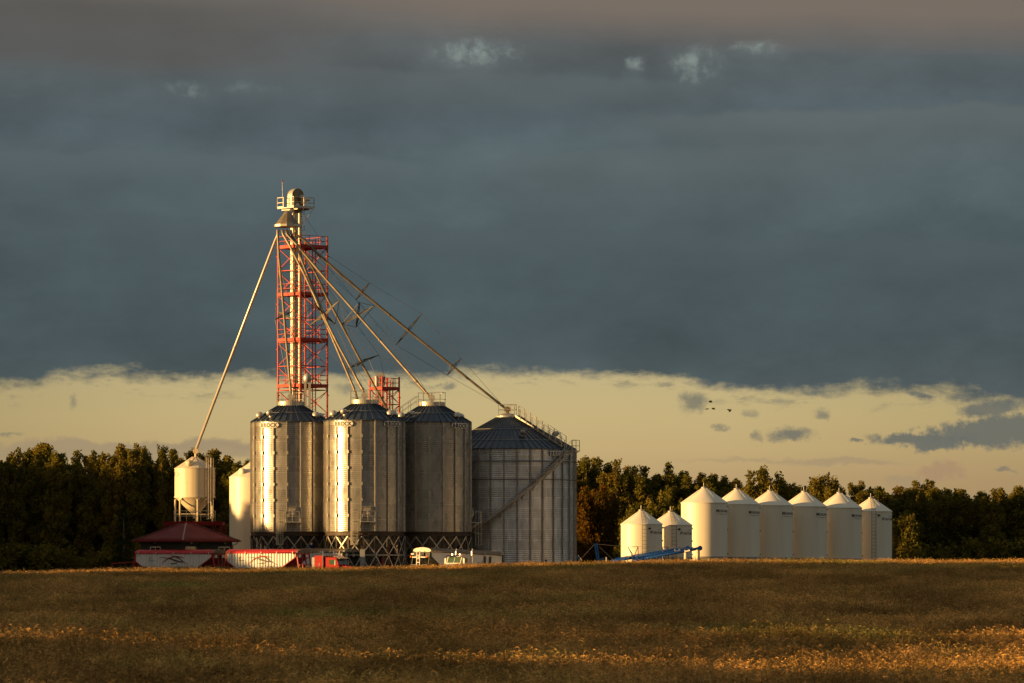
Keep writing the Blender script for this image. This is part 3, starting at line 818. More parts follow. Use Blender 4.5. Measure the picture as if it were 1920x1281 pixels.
spout([(529, 431, YD-1.1), (531, 440, YD-1.1), (544, 462, 450.3), (571, 515, 448.3), (590, 556, 446.7), (663, 727, 440.9), (670, 748, 440.2)], 'left one of the two close spouts ending on the middle galvanised bin', [])
spout([(536, 431, YD-1.0), (538, 440, YD-1.1), (556, 459, 450.6), (562, 480, 450.2), (588, 540, 447.6), (612, 602, 445), (633, 645, 443), (680, 731, 440.3), (683, 740, 440.1)], 'right one of the two close spouts, with an open square spreader frame',
      [(607, 590, 445.6, [(30, -25, -1.0), (21, 17, .9), (-27.5, 20, .8), (-17, -20, -.9)], True)])
spout([(545, 431, YD-.9), (547, 441, YD-.9), (552.5, 451, YD-1), (575, 485, 452), (590, 508, 452), (614, 560, 452), (638.6, 605.6, 452), (685, 693.6, 452), (727, 769, 452), (745, 803, 452)], 'spout passing behind the middle galvanised bin roof towards the short red tower',
      [(676, 679, 452, [(34.5, -14, .8), (14, -8, 1.2), (-24, 14, -.8), (-8, 10, -1.2)], False)])
spout([(538, 431, YD-.2), (541, 441, YD-.2), (562, 466, 451.6), (609, 521, 450.6), (644, 560, 449.8), (803, 741, 446.2), (806, 745, 446.05)], 'straight spout to the shaded galvanised bin with a diamond spreader midway',
      [(672, 590.5, 449.2, [(30, -16, -.8), (-5.5, 22, 1.3), (-31, 16.5, .8), (2.5, -22, -1.3)], True)])
spout([(553, 431, YD-.4), (556, 441, YD-.4), (572, 451, YD-.3), (593.6, 474, 452.2), (647, 522, 452.6), (762.6, 617.4, 453.4), (905, 732, 454.6), (948, 766, 454.9)], 'uppermost and longest spout, carried by three spiked spreaders to the wide bin',
      [(680, 547, 452.8, [(12.6, -16.5, 0), (0, 0, 1.0), (-12.6, 15.5, 0), (0, 0, -1.0)], False),
       (766.5, 618.5, 453.5, [(24, -30, 0), (0, 0, 1.6), (-24, 28.5, 0), (0, 0, -1.6)], False),
       (851, 688, 454.2, [(13, -16, 0), (0, 0, 1.0), (-12.5, 15.6, 0), (0, 0, -1.0)], False)])

# ------------------------------------------------------------------ shed
def shed():
    Y = 438.0; X = (349.5-CX)*Y/F
    t = empty('seed_shed', (X, Y, 0), 'dark green shed with a red hipped metal roof and white-framed windows', 'shed', rz=R(45.5))
    h = 3.32; zw = zE(1014, Y); zp = zE(982, Y); e = h+.58
    MB().box((0, 0, zw/2), (2*h, 2*h, zw)).build('wall', 'green', t)
    rf = MB(); q = .45
    lo = [(-e, -e, zw), (e, -e, zw), (e, e, zw), (-e, e, zw)]; hi = [(-q, -q, zp), (q, -q, zp), (q, q, zp), (-q, q, zp)]
    lo2 = [(x, y, z-.14) for x, y, z in lo]
    rf.add(lo+hi+lo2, [(0,1,5,4),(1,2,6,5),(2,3,7,6),(3,0,4,7),(4,5,6,7),(8,11,10,9),(0,8,9,1),(1,9,10,2),(2,10,11,3),(3,11,8,0)])
    # standing seams
    for i in range(4):
        a, b = Vector(lo[i]), Vector(lo[(i+1) % 4]); c = Vector((0, 0, zp)); n = 34
        mid = (a+b)/2
        inward = (c-mid); 
        for k in range(1, n):
            s = k/n; p = a.lerp(b, s); f = min(s, 1-s)*2
            q2 = p+(Vector((0, 0, zp))-Vector((mid.x, mid.y, zw)))*min(f, .9)
            if f > .04: rf.bar(p+Vector((0, 0, .02)), q2+Vector((0, 0, .02)), .05, .035)
    rf.build('roof', 'roofred', t)
    for i in range(4): MB().bar(Vector(lo[i])+Vector((0, 0, .05)), Vector(hi[i])+Vector((0, 0, .05)), .16, .06).build('hip_cap', paintlight, t)
    for i in range(4):
        a, b = Vector(lo2[i]), Vector(lo2[(i+1) % 4]); MB().bar(a*1.012+Vector((0,0,.03)), b*1.012+Vector((0,0,.03)), .1, .12).build('gutter', 'roofred', t)
    # windows: corner facing the camera is (-,-) rotated 45 -> front faces are -x and -y
    def win(face, s, w):
        z1 = zE(1026, Y); z0 = z1-1.1
        if face == 'y': c = Vector((s, -h-.03, (z0+z1)/2)); rz = 0
        else: c = Vector((-h-.03, s, (z0+z1)/2)); rz = R(-90)
        m = Matrix.Rotation(rz, 3, 'Z'); g = lambda x, z: c+m @ Vector((x, 0, z))
        fr = MB(); hw, hh = w/2, .55
        for a, b in (((-hw, -hh), (hw, -hh)), ((-hw, hh), (hw, hh)), ((-hw, -hh), (-hw, hh)), ((hw, -hh), (hw, hh)), ((0, -hh), (0, hh))):
            fr.bar(g(*a), g(*b), .09, .10, up=(0, 0, 1) if a[1] == b[1] else (1, 0, 0))
        fo = fr.build('window', 'trimwhite', t)
        pm = MB().box(c, (w, .03, 1.1), rz); pm.build('pane', 'glass', fo)
        lm = MB().box(c+Vector((0, 0, .55+.42))+m @ Vector((0, -.08, 0)), (.22, .16, .14), rz); lm.build('wall_lamp', 'galvdull', t)
    win('x', .95, 1.55)
    win('y', -h+.85+.1, 1.35); win('y', h-1.15, 1.5)
    dn = MB().tube([(h+.35, -h-.45, zw-.15), (h+.3, -h-.3, zw-.35), (h+.02, -h-.08, zw-.45), (h+.02, -h-.08, .2)], .05, 6); dn.build('downspout', 'darkgrey', t)
paintlight = paint('hip_cap_metal', (.24, .12, .12), .45, .1, .1)
shed()

# ------------------------------------------------------------------ grain trailers
def tub_profile(L, top, vb0, vb1, bot, s0, s1):
    return [(0, top), (L, top), (L, vb1), (L-s1, bot), (s0, bot), (0, vb0)]
def trailer(px, Y, rz, L, W, top, name_label, tarp, sidecol='whitepanel', graphics=True, vb=(2.25, 2.65), tilt=0, group='grain trailers', endlights=True, stripes=None, ladder_end=None, endmat='trimred', ribs=True, zoff=0):
    X = (px-CX)*Y/F
    t = empty('grain_trailer', (X, Y, zoff), name_label, 'grain trailer', group, rz=rz); t.rotation_euler.y = tilt
    bot = 1.35; s0, s1 = (vb[0]-bot)*1.55, (vb[1]-bot)*1.55
    poly = tub_profile(L, top, vb[0], vb[1], bot, s0, s1)
    MB().prism(poly, .03, W-.03).build('tub', sidecol, t)
    # vertical pressed panels on both sides
    if ribs:
        for y in (0, W):
            rb = MB(); x = .2
            while x < L-.15:
                lo = bot
                if x < s0: lo = vb[0]-(x)/1.55
                if x > L-s1: lo = max(lo, vb[1]-(L-x)/1.55)
                yy = .012 if y == 0 else W-.012
                w = .10; d = -.05 if y == 0 else .05
                rb.add([(x-w, yy, lo), (x-w*.4, yy+d, lo), (x+w*.4, yy+d, lo), (x+w, yy, lo), (x-w, yy, top-.05), (x-w*.4, yy+d, top-.05), (x+w*.4, yy+d, top-.05), (x+w, yy, top-.05)],
                       [(0,1,5,4), (1,2,6,5), (2,3,7,6)]); x += .33
            rb.build('side_panel', sidecol, t, False)
    # trim
    for y in (-.01, W+.01):
        tm = MB()
        for i in range(len(poly)):
            a, b = poly[i], poly[(i+1) % len(poly)]
            if i == 3: continue
            tm.bar((a[0], y, a[1]), (b[0], y, b[1]), .09, .07)
        tm.build('edge_trim', endmat, t)
    # tarp: arched roll cover
    n = 8; tp = MB(); xs = [-.02+(L+.04)*k/14 for k in range(15)]; vs = []
    for i, x in enumerate(xs):
        sag = .035*abs(math.sin(i*math.pi/2.0))
        for k in range(n+1):
            b = math.pi*k/n; vs.append((x, W/2-(W/2+.04)*math.cos(b), top+.02+(.36-sag)*math.sin(b)**.8))
    fs = [(i*(n+1)+k, i*(n+1)+k+1, (i+1)*(n+1)+k+1, (i+1)*(n+1)+k) for i in range(14) for k in range(n)]
    tp.add(vs, fs); tp.tube([(0, -.06, top-.02), (L, -.06, top-.02)], .055, 8); tp.build('tarp', tarp, t, True)
    for x in np.linspace(.4, L-.3, 5):
        MB().box((x, -.09, top-.02), (.08, .06, .26)).build('tarp_strap', 'trimwhite', t)
    for x0, x1, nm in ((-.06, .02, 'end_cap'), (L-.02, L+.22, 'end_cap')):
        cp = [(W/2-(W/2+.03)*math.cos(math.pi*k/10), top+.38*math.sin(math.pi*k/10)**.8) for k in range(11)]
        m = MB(); vs = [(x0, y, z) for y, z in cp]+[(x1, y, z) for y, z in cp]
        m.add(vs, [tuple(range(11))[::-1], tuple(range(11, 22)), (0, 11, 21, 10)]+[(k, k+1, 12+k, 11+k) for k in range(10)]); m.build(nm, 'browntarp' if tarp != 'browntarp' else 'galvdull', t)
    for xe, v, sg in ((-.035, vb[0], -1), (L+.035, vb[1], 1)):
        MB().box((xe, W/2, (v+top)/2-.03), (.05, W-.12, top-v-.06)).build('end_wall', 'darkgrey', t)
        sl0, sl1 = (0, s0) if sg < 0 else (L, L-s1)
        MB().bar((sl0+sg*.05, W/2, v-.03), (sl1+sg*.05, W/2, bot-.03), W-.12, .04, up=(0, 0, 1)).build('end_slope', endmat if endmat == 'trimred' else 'darkgrey', t)
    # end frames (red posts with lamps)
    for xe, sgn in ((L, 1), (0, -1)):
        fm = MB(); x = xe+sgn*.42
        for y in (.08, W*.36, W*.64, W-.08): fm.bar((x, y, .9), (xe+sgn*.06, y, top-.03), .10)
        for z in (1.9, top-.12): fm.bar((xe+sgn*(.42 if z < 2 else .1), .06, z), (xe+sgn*(.42 if z < 2 else .1), W-.06, z), .10)
        fm.bar((x, .08, 1.0), (x, W-.08, 1.9), .06)
        fm.build('end_frame', endmat, t)
        if endlights:
            for y in (W*.22, W*.78): MB().box((xe+sgn*.12, y, top-.33), (.05, .5, .3)).build('end_window', 'signwhite', t)
    # chassis and wheels
    ch = MB(); ch.box((L/2, W/2, 1.15), (L+.6, .9, .22)); ch.build('chassis', 'darkgrey', t)
    for x in (L*.28, L*.28+1.3, L*.28+2.6):
        for y in (.0, W):
            w = MB(); w.tube([(x, y+(.25 if y == 0 else -.25), .52), (x, y, .52)], .52, 20)
            wo = w.build('wheel', 'black', t); MB().tube([(x, y-.01 if y == 0 else y+.01, .52), (x, y+(.03 if y == 0 else -.03), .52)], .26, 14).build('rim', 'galv', wo)
    if graphics:
        mid = L*.52
        def swoosh(pts, ws, mat, k):
            m = MB(); vs = []
            for i, ((x, z), w) in enumerate(zip(pts, ws)):
                vs += [(mid+x, -.062-.006*k, z+w), (mid+x, -.062-.006*k, z-w), (mid+x, -.056-.006*k, z+w), (mid+x, -.056-.006*k, z-w)]
            fs = []
            for i in range(len(pts)-1):
                b = 4*i; fs += [(b, b+1, b+5, b+4), (b, b+4, b+6, b+2), (b+1, b+3, b+7, b+5)]
            m.add(vs, fs); m.build('stripe_graphic', mat, t)
        c = (top+bot)/2+.2
        swoosh([(-1.55, -.42+c), (-1.2, -.12+c), (-.8, .12+c), (-.3, .27+c), (.2, .33+c), (.75, .27+c), (1.15, .22+c)], [.02, .05, .06, .06, .05, .04, .01], 'red', 0)
        swoosh([(-1.9, .24+c), (-1.2, .22+c), (-.6, .12+c), (0, -.06+c), (.6, -.2+c), (1.0, -.26+c)], [.01, .03, .06, .09, .07, .02], 'black', 1)
        swoosh([(-.55, .45+c), (.0, .34+c), (.5, .16+c), (.9, -.14+c), (1.3, -.34+c), (1.7, -.5+c)], [.01, .03, .07, .06, .02, .01], 'black', 2)
        swoosh([(-.6, -.38+c), (-.2, -.40+c), (.15, -.34+c), (.4, -.3+c)], [.01, .04, .05, .01], 'black', 3)
        em = MB(); x0 = L*.2
        em.tube([(x0+.16*math.cos(q*.55)*(1-.05*q), -.07, c+.12+.15*math.sin(q*.55)) for q in range(10)], .018, 5)
        em.tube([(x0-.2+.08*q, -.07, c-.1+.03*math.sin(q*2.2)) for q in range(10)], .018, 5)
        em.build('small_emblem', 'darkgrey', t)
    if stripes:
        for x in stripes: MB().box((x, -.05, (top+bot)/2-.1), (.26, .03, top-bot-.3)).build('black_stripe', 'black', t)
        fr = MB(); 
        for a, b in (((0,0),(.5,0)), ((.5,0),(.5,.55)), ((.5,.55),(0,.55)), ((0,.55),(0,0))): fr.bar((L*.66+a[0], -.045, 1.9+a[1]), (L*.66+b[0], -.045, 1.9+b[1]), .03)
        fr.box((L*.66+.25, -.045, 2.2), (.09, .03, .2)); fr.build('hatch', 'grey', t)
    if ladder_end:
        lm = MB(); x = -.52
        for y in (W-1.5, W-1.06): lm.bar((x, y, .5), (x, y, top-.1), .07)
        z = .7
        while z < top-.15: lm.bar((x, W-1.5, z), (x, W-1.06, z), .06); z += .36
        lm.build('ladder', 'signwhite', t)
        lb = MB(); lb.box((-.46, W/2, top-.62), (.06, W*.75, .1)); lb.box((-.46, W-.35, top-.3), (.06, .4, .14)); lb.build('light_bar', 'signwhite', t)
        for y in (.12, W-.12): MB().box((-.48, y, top-.58), (.06, .16, .16)).build('marker_lamp', 'amber', t)
    return t
GT = 'red-tarped road train trailers'
trailer(254, 434.6, R(-27.6), 9.1, 2.6, 3.08, 'leftmost white grain trailer with red tarp, in front of the shed', 'redtarp', vb=(2.25, 2.68), group=GT)
trailer(425, 429.3, R(-27.6), 8.05, 2.6, 3.12, 'white grain trailer with red tarp coupled behind the red truck', 'redtarp', vb=(2.3, 2.7), group=GT)
trailer(560, 437.5, R(-27.6), 5.2, 2.6, 3.22, 'white grain trailer with tan tarp parked behind the red truck', 'browntarp', graphics=False, vb=(2.3, 2.7), endmat='darkgrey', group='plain white trailers')
trailer(807, 426.8, R(44), 9.9, 2.6, 3.28, 'plain white grain trailer with a dark tarp and a ladder on its sunlit end', 'browntarp', graphics=False, vb=(2.72, 2.5), endmat='darkgrey', tilt=R(2.1), endlights=False, stripes=(7.4, 8.15), ladder_end=True, ribs=False, group='plain white trailers')

def truck(px, Y, rz, body, label, sleeper=True):
    """conventional tractor; local +x is forward, y 0..2.3; origin at the back of the cab, right-hand side"""
    X = (px-CX)*Y/F
    t = empty('semi_truck', (X, Y, 0), label, 'truck', 'semi trucks', rz=rz)
    W = 2.1
    if sleeper:
        s = MB().prism([(0, 1.1), (1.12, 1.1), (1.12, 3.06), (.95, 3.14), (.1, 3.14), (0, 3.06)], 0, W).build('sleeper', body, t)
        MB().box((.62, -.015, 2.1), (.10, .03, .42)).build('door_handle', 'chrome', s); MB().box((.12, -.015, 2.5), (.22, .03, .08)).build('vent_slot', 'black', s)
        MB().box((-.3, .4, 2.0), (.34, .3, 1.9)).build('side_fairing', 'grey', t)
    t.scale = (.93, .95, .90) if sleeper else (.9, .88, .97)
    c0 = 1.25 if sleeper else 0
    cab = [(c0, 1.1), (c0+1.75, 1.1), (c0+1.75, 2.1), (c0+1.45, 2.82), (c0+1.2, 2.92), (c0, 2.95)]
    co = MB().prism(cab, 0.02, W-.02).build('cab', body, t)
    for y0, y1 in ((.14, 1.02), (1.1, W-.14)):
        g = MB(); n = Vector((.72, 0, .3)).normalized()*.02
        a0, a1 = Vector((c0+1.72, 0, 2.17)), Vector((c0+1.475, 0, 2.76))
        vs = [Vector((a0.x, y0, a0.z)), Vector((a0.x, y1, a0.z)), Vector((a1.x, y1, a1.z)), Vector((a1.x, y0, a1.z))]
        g.add([v+n for v in vs]+[v-n for v in vs], [(0,1,2,3), (7,6,5,4), (0,4,5,1), (1,5,6,2), (2,6,7,3), (3,7,4,0)]); g.build('windshield', 'glassgreen', co)
    for y in (0, W):
        MB().box((c0+.95, y, 2.42), (.75, .05, .5)).build('side_window', 'glassgreen', co)
    hood = [(c0+1.75, 1.0), (c0+3.5, 1.0), (c0+3.6, 1.55), (c0+3.45, 1.82), (c0+1.75, 2.1)]
    ho = MB().prism(hood, .3, W-.3).build('hood', body, t)
    MB().box((c0+3.6, W/2, 1.35), (.06, .9, .8)).build('grille', 'chrome', ho)
    for y in (.1, W-.5): MB().prism([(c0+2.4, .9), (c0+3.6, .9), (c0+3.5, 1.35), (c0+2.9, 1.5), (c0+2.4, 1.3)], y, y+.4).build('fender', body, t)
    for y in (.2, W-.2): MB().tube([(c0+3.55, y, 1.25), (c0+3.66, y, 1.25)], .11, 12).build('headlight', 'signwhite', t)
    MB().box((c0+3.75, W/2, .6), (.12, W+.2, .4)).build('bumper', 'chrome', t)
    MB().box((c0+1.65, W/2, 2.88), (.4, W*.95, .05), ry=R(20)).build('sun_visor', 'chrome', co)
    for y in np.linspace(.2, W-.2, 5): MB().lathe([(.0, .14), (.06, .1), (.07, 0)], 8, c=(0, 0)).build('marker_lamp', 'amber', co, loc=(c0+1.2, y, 2.93))
    for y in (.5, W-.5): MB().tube([(c0+.7, y, 3.02), (c0+1.3, y, 3.02)], [.03, .1], 8).build('air_horn', 'chrome', co)
    for y in (-.1, W+.1):
        MB().tube([(c0-.12, y, .8), (c0-.12, y, 3.35), (c0-.2, y, 3.62)], .075, 10).build('exhaust_stack', 'chrome', t)
        MB().tube([(c0+.2, y*1.02, 2.4), (c0+.2, y*1.02, 2.4)], .01, 4) if False else None
        mm = MB(); yy = -.28 if y < 0 else W+.28; mm.box((c0+1.5, yy, 2.35), (.1, .2, .55)); mm.bar((c0+1.45, yy, 2.6), (c0+1.4, 0 if y < 0 else W, 2.7), .03); mm.bar((c0+1.45, yy, 2.1), (c0+1.4, 0 if y < 0 else W, 2.0), .03); mm.build('mirror', 'galvdull', t)
        MB().tube([(c0+.35, -.12 if y < 0 else W+.12, 1.7), (c0+.35, -.12 if y < 0 else W+.12, 2.5)], .19, 12).build('air_cleaner', 'chrome', t) if False else None
    MB().box((c0+.6, W/2, .8), (6.6, .8, .25)).build('chassis', 'darkgrey', t)
    for x in (c0+3.0, c0-2.0, c0-3.3+1.3*0):
        for y in (0, W):
            w = MB().tube([(x, y, .52), (x, y+(.3 if y == 0 else -.3), .52)], .52, 20).build('wheel', 'black', t)
            MB().tube([(x, y-.02 if y == 0 else y+.02, .52), (x, y+(.03 if y == 0 else -.03), .52)], .28, 14).build('rim', 'chrome', w)
    return t
truck(589.5, 423.5, R(-27.6), 'red', 'bright red truck with a sleeper cab, facing right at the end of the red-tarped trailers')
truck(855, 424.5, R(-128), 'signwhite', 'white truck facing the field with amber lamps on its roof, before the plain trailer', False)
# grey cabinet
cb = empty('steel_cabinet', (P(680, 0, 430).x, 430, 0), 'upright grey steel cabinet between the red truck and the trailer ladder', 'cabinet')
MB().box((0, 0, 1.75), (.52, .5, 3.4)).build('body', 'grey', cb); MB().box((0, -.265, 1.75), (.42, .03, 3.2)).build('door', 'grey', cb); MB().box((0, 0, 3.48), (.6, .58, .06)).build('lid', 'galvdull', cb)
MB().box((.14, -.3, 1.9), (.04, .05, .18)).build('handle', 'ladder', cb); MB().box((0, 0, .03), (.7, .7, .06)).build('plinth', 'grey', cb)
# blue motor under the leftmost bin
bm = empty('gear_motor', (P(584, 1027, 439).x, 439, 3.0), 'small blue motor showing above the tan tarp under the galvanised bins', 'motor')
MB().tube([(0, 0, .55), (0, 0, .95)], .16, 12).build('motor_body', 'blue', bm); MB().tube([(0, 0, .95), (0, 0, 1.15)], .1, 10).build('fan_cover', 'canvas', bm); MB().box((0, 0, .4), (.12, .12, 1.9)).build('bracket', 'brown', bm)
MB().box((0, 0, -1.75), (.2, .2, 2.5)).build('stand', 'brown', bm)

# ------------------------------------------------------------------ augers
def auger(a, b, label, frames, spout_px, text_t, r=.14):
    A, B = P(*a), P(*b); base = Vector((A.x, A.y, 0))
    t = empty('grain_auger', base, label, 'auger', 'long blue augers'); A, B = A-base, B-base; d = (B-A)
    MB().tube([A, B], r, 12).build('tube', 'blue', t, True)
    MB().tube([B-Vector((0, .16, 0)), B+Vector((0, .16, 0))], .23, 16).build('head_pulley_guard', 'blue', t)
    MB().tube([A.lerp(B, .05)+Vector((0, -.05, .2)), A.lerp(B, .9)+Vector((0, -.05, .2))], .05, 6).build('drive_shaft', 'blue', t)
    sp = P(*spout_px)-base
    m = MB(); m.tube([sp+Vector((0, 0, .1)), sp+Vector((0.01, 0, -.35)), sp+Vector((-.02, 0, -.8)), sp+Vector((.02, 0, -1.7))], [.17, .185, .175, .19], 12); m.build('canvas_spout', 'canvas', t)
    for (tl, tr, mid, yb, Yf) in frames:
        fm = MB(); y = Yf
        TL, TR, MI = P(tl[0], tl[1], y)-base, P(tr[0], tr[1], y)-base, P(mid[0], mid[1], y)-base
        fm.bar(TL, MI+Vector((.25, 0, -.4)), .06); fm.bar(TR, MI+Vector((-.25, 0, -.4)), .06); fm.bar(TL, TR, .05)
        fm.bar(TL, MI+Vector((.1, .5, -.5)), .05); fm.bar(TR, MI+Vector((.35, .5, -.5)), .06)
        fm.build('truss_frame', 'blue', t)
        wm = MB(); wm.tube([TL, A.lerp(B, .02)], .012, 4); wm.tube([TR, A.lerp(B, .93)], .012, 4); wm.build('truss_cable', 'ladder', t)
    um = MB(); c = A.lerp(B, .45)
    for s in (-1, 1):
        um.bar(c, Vector((c.x-1.4, s*1.3, .5)), .08); um.bar(c, Vector((c.x+1.0, s*1.3, .5)), .08); um.bar(Vector((c.x-1.4, s*1.3, .5)), Vector((c.x+1.0, s*1.3, .5)), .08)
    um.build('undercarriage', 'blue', t)
    for s in (-1, 1):
        w = MB().tube([(c.x-.2, s*1.45, .38), (c.x-.2, s*1.65, .38)], .38, 18).build('wheel', 'black', t)
    vs, fs, w = textmesh('Brandt', .22, bold=.012); dn = d.normalized(); o = A.lerp(B, text_t); upv = Vector((0, 0, 1)); upv = (upv-dn*upv.dot(dn)).normalized()
    MB().add([o+dn*(v.x+.22)+upv*(v.y-.08)+Vector((0, -r-.02-v.z, 0)) for v in vs], fs).build('lettering', 'signwhite', t)
    MB().box(o+Vector((.08, -r-.01, 0)), (.14, .03, .16)).build('red_badge', 'red', t)
    return t
auger((1186, 1051.5, 406), (1312.5, 1028, 402), 'longer front blue auger reaching furthest right over the field edge', [((1177.5, 1026), (1196.5, 1025), (1190, 1045), 0, 405)], (1308.5, 1033, 402.1), .74)
auger((1146, 1052.5, 410), (1289.5, 1028.5, 406), 'rear blue auger just above and left of the front one', [((1240.6, 1026), (1252, 1025.5), (1247.5, 1036), 0, 408)], (1286, 1036.5, 406.1), .80)
def mast():
    Y = 408; b = P(1121, 1092, Y); b.z = 0
    t = empty('auger_mast', b, 'pair of leaning blue uprights left of the augers', 'mast')
    for x0, x1 in ((1114.9, 1120.5), (1118.6, 1123.6)):
        q = P(x0, 1019, Y)-b; s = P(x1, 1052, Y)-b; e = s+(s-q)*1.25; e.z = max(e.z, 0); MB().bar(q, e, .13).build('upright', 'blue', t)
    MB().bar(P(1115, 1020, Y)-b, P(1118.6, 1020, Y)-b, .08).build('top_tie', 'blue', t)
    MB().bar(P(1126, 1047.5, Y)-b, P(1137, 1047, Y)-b, .1).build('drawbar', 'blue', t)
    hb = P(1126.5, 1047, Y)-b; MB().bar(hb, Vector((hb.x, 0, 0)), .1).build('jack', 'blue', t)
    hc = P(1137, 1046.5, Y)-b; m = MB(); m.tube([hc+Vector((0,0,.08)), Vector((hc.x, 0, 0))], .07, 8); m.build('jack_post', 'galv', t)
    w = MB(); w.tube([P(1115, 1020, Y)-b, P(1086, 1052, Y)-b], .012, 4); w.tube([P(1118, 1020, Y)-b, P(1150, 1050, Y)-b], .012, 4); w.tube([P(1118, 1020, Y)-b, P(1178, 1026, 405)-b], .01, 4); w.build('stay_cable', 'ladder', t)
    t2 = empty('auger_hitch', (P(1085, 0, 438).x, 438, 0), 'small blue hitch with a pale post right beside the wide galvanised bin', 'hitch')
    o = Vector((P(1085, 0, 438).x, 438, 0))
    MB().bar(P(1083, 1042, 438)-o, P(1089, 1062, 438)-o, .12).build('arm', 'blue', t2); MB().bar(P(1084, 1041, 438)-o, P(1091, 1051, 438)-o, .05).build('lever', 'signwhite', t2); MB().box((.15, 0, .9), (.14, .14, 1.8)).build('post', 'blue', t2)
    t3 = empty('hand_winch', (P(1023, 0, 436).x, 436, 0), 'tiny blue and white winch poking above the sunlit crop before the wide bin', 'winch')
    z = zE(1049, 436); MB().box((0, 0, z/2), (.14, .14, z)).build('post', 'blue', t3); MB().box((-.06, 0, z+.06), (.3, .2, .16), ry=R(30)).build('drum', 'signwhite', t3); MB().bar((0, 0, z), (.3, 0, z-.35), .1).build('crank', 'blue', t3)
mast()
# dark red drawbar at the left of the trailers
rb = empty('red_drawbar', (P(232, 0, 437).x, 437, 0), 'dark red drawbar lying low left of the leftmost trailer', 'drawbar')
MB().bar((-1.2, 0, zE(1057, 437)), (1.4, 0, zE(1053.5, 437)), .1).build('beam', 'trimred', rb); MB().bar((-1.2, 0, zE(1057, 437)), (-1.3, 0, 0), .1).build('leg', 'trimred', rb); MB().bar((1.2, 0, zE(1054, 437)), (1.3, 0, 0), .1).build('leg', 'trimred', rb)

# ------------------------------------------------------------------ birds
def bird(px, py, roll, wing, label):
    Y = 880; t = empty('flying_bird', P(px, py, Y), label, 'bird', 'birds flying in the yellow sky')
    t.rotation_euler = (0, roll, R(20))
    prof = [(-.42, .01), (-.3, .06), (-.1, .11), (.1, .12), (.24, .07), (.33, .055), (.42, .05), (.5, .012)]
    MB().tube([(x, 0, 0) for x, r in prof], [r for x, r in prof], 8).build('body', 'bird', t, True)
    for s in (-1, 1):
        m = MB(); z1, z2 = wing
        a = [(-.18, s*.08, .03), (.16, s*.08, .03), (.20, s*.38, z1), (-.14, s*.38, z1), (.10, s*.72, z2), (-.10, s*.70, z2)]
        m.add([Vector(p) for p in a]+[Vector(p)+Vector((0, 0, .03)) for p in a], [(0,1,2,3), (3,2,4,5), (9,8,7,6), (11,10,8,9), (0,6,7,1), (1,7,8,2), (2,8,10,4), (4,10,11,5), (5,11,9,3), (3,9,6,0)])
        m.build('wing', 'bird', t)
bird(1332, 754, R(10), (.28, .08), 'topmost of the four dark birds, wings drooped')
bird(1325.5, 767, R(-5), (.05, .0), 'leftmost of the four dark birds, wings held flat')
bird(1337.5, 767, R(8), (.22, .10), 'dark bird right of the leftmost one, wings arched')
bird(1369, 771, R(-40), (.35, .5), 'lone dark bird furthest right with one wing raised')

# ------------------------------------------------------------------ terrain
_cu = [0, 150, 300, 450, 640, 800, 950, 1300, 1920]
_cp = [1077, 1070, 1066.5, 1069, 1067.5, 1064.5, 1060, 1053.5, 1053]
YC = 330.0
_cx = [(u-CX)*YC/F for u in _cu]; _cz = [EYE-(p-HY)*YC/F for p in _cp]
def wheat_top(x, y):
    x = np.asarray(x, float); y = np.asarray(y, float)
    zc = np.interp(x, _cx, _cz); z0 = .02
    t = np.clip((y-80)/(YC-80), -.35, 1)
    z = z0+(zc-z0)*t
    z = z+(.10*np.sin(x*.11+y*.045)+.07*np.sin(x*.23-y*.09+1)+.05*np.sin(y*.16+x*.03)+.05*np.sin(y*.42+x*.17)+.04*np.sin(x*.55-y*.12))*np.clip((YC-y)/60, 0, 1)
    z = z-.035*np.clip(x, -14, 16)*np.clip((150-y)/50, 0, 1)
    over = np.clip(y-YC, 0, None)
    z = z-np.minimum(over*over*.0011, zc-.9)*1.0
    z = np.where(y > YC+5, np.maximum(z, .9-np.clip((y-390)/30, 0, 1)*.0), z)
    return z
def ground_z(x, y):
    g = wheat_top(x, y)-.92
    g = np.where(np.asarray(y) > YC+40, np.minimum(g, 0), g)
    return g
xs = np.concatenate([[-3000, -1500, -700, -350, -200], np.arange(-130, 131, 3.0), [200, 350, 700, 1500, 3000]])
ys = np.concatenate([[-1500, -600, -200, -60], np.arange(0, 420, 3.0), [430, 460, 520, 600, 800, 1300, 2500, 5000]])
GX, GY = np.meshgrid(xs, ys); GZ = ground_z(GX, GY)
GZ = np.where(GY > 415, 0-.0, GZ)
vs = np.stack([GX, GY, GZ], -1).reshape(-1, 3); nx = len(xs)
fs = [(j*nx+i, j*nx+i+1, (j+1)*nx+i+1, (j+1)*nx+i) for j in range(len(ys)-1) for i in range(nx-1)]
g = MB().add(vs.tolist(), fs).build('ground', 'ground', None, True); tag(g, kind='structure', label='brown field soil rising gently to a crest')
# gravel yard
yd = MB().add([(-75, 398, .02), (75, 398, .02), (75, 488, .02), (-75, 488, .02)], [(0, 1, 2, 3)]).build('gravel_yard', 'gravel'); tag(yd, kind='structure', label='gravel yard round the grain bins')

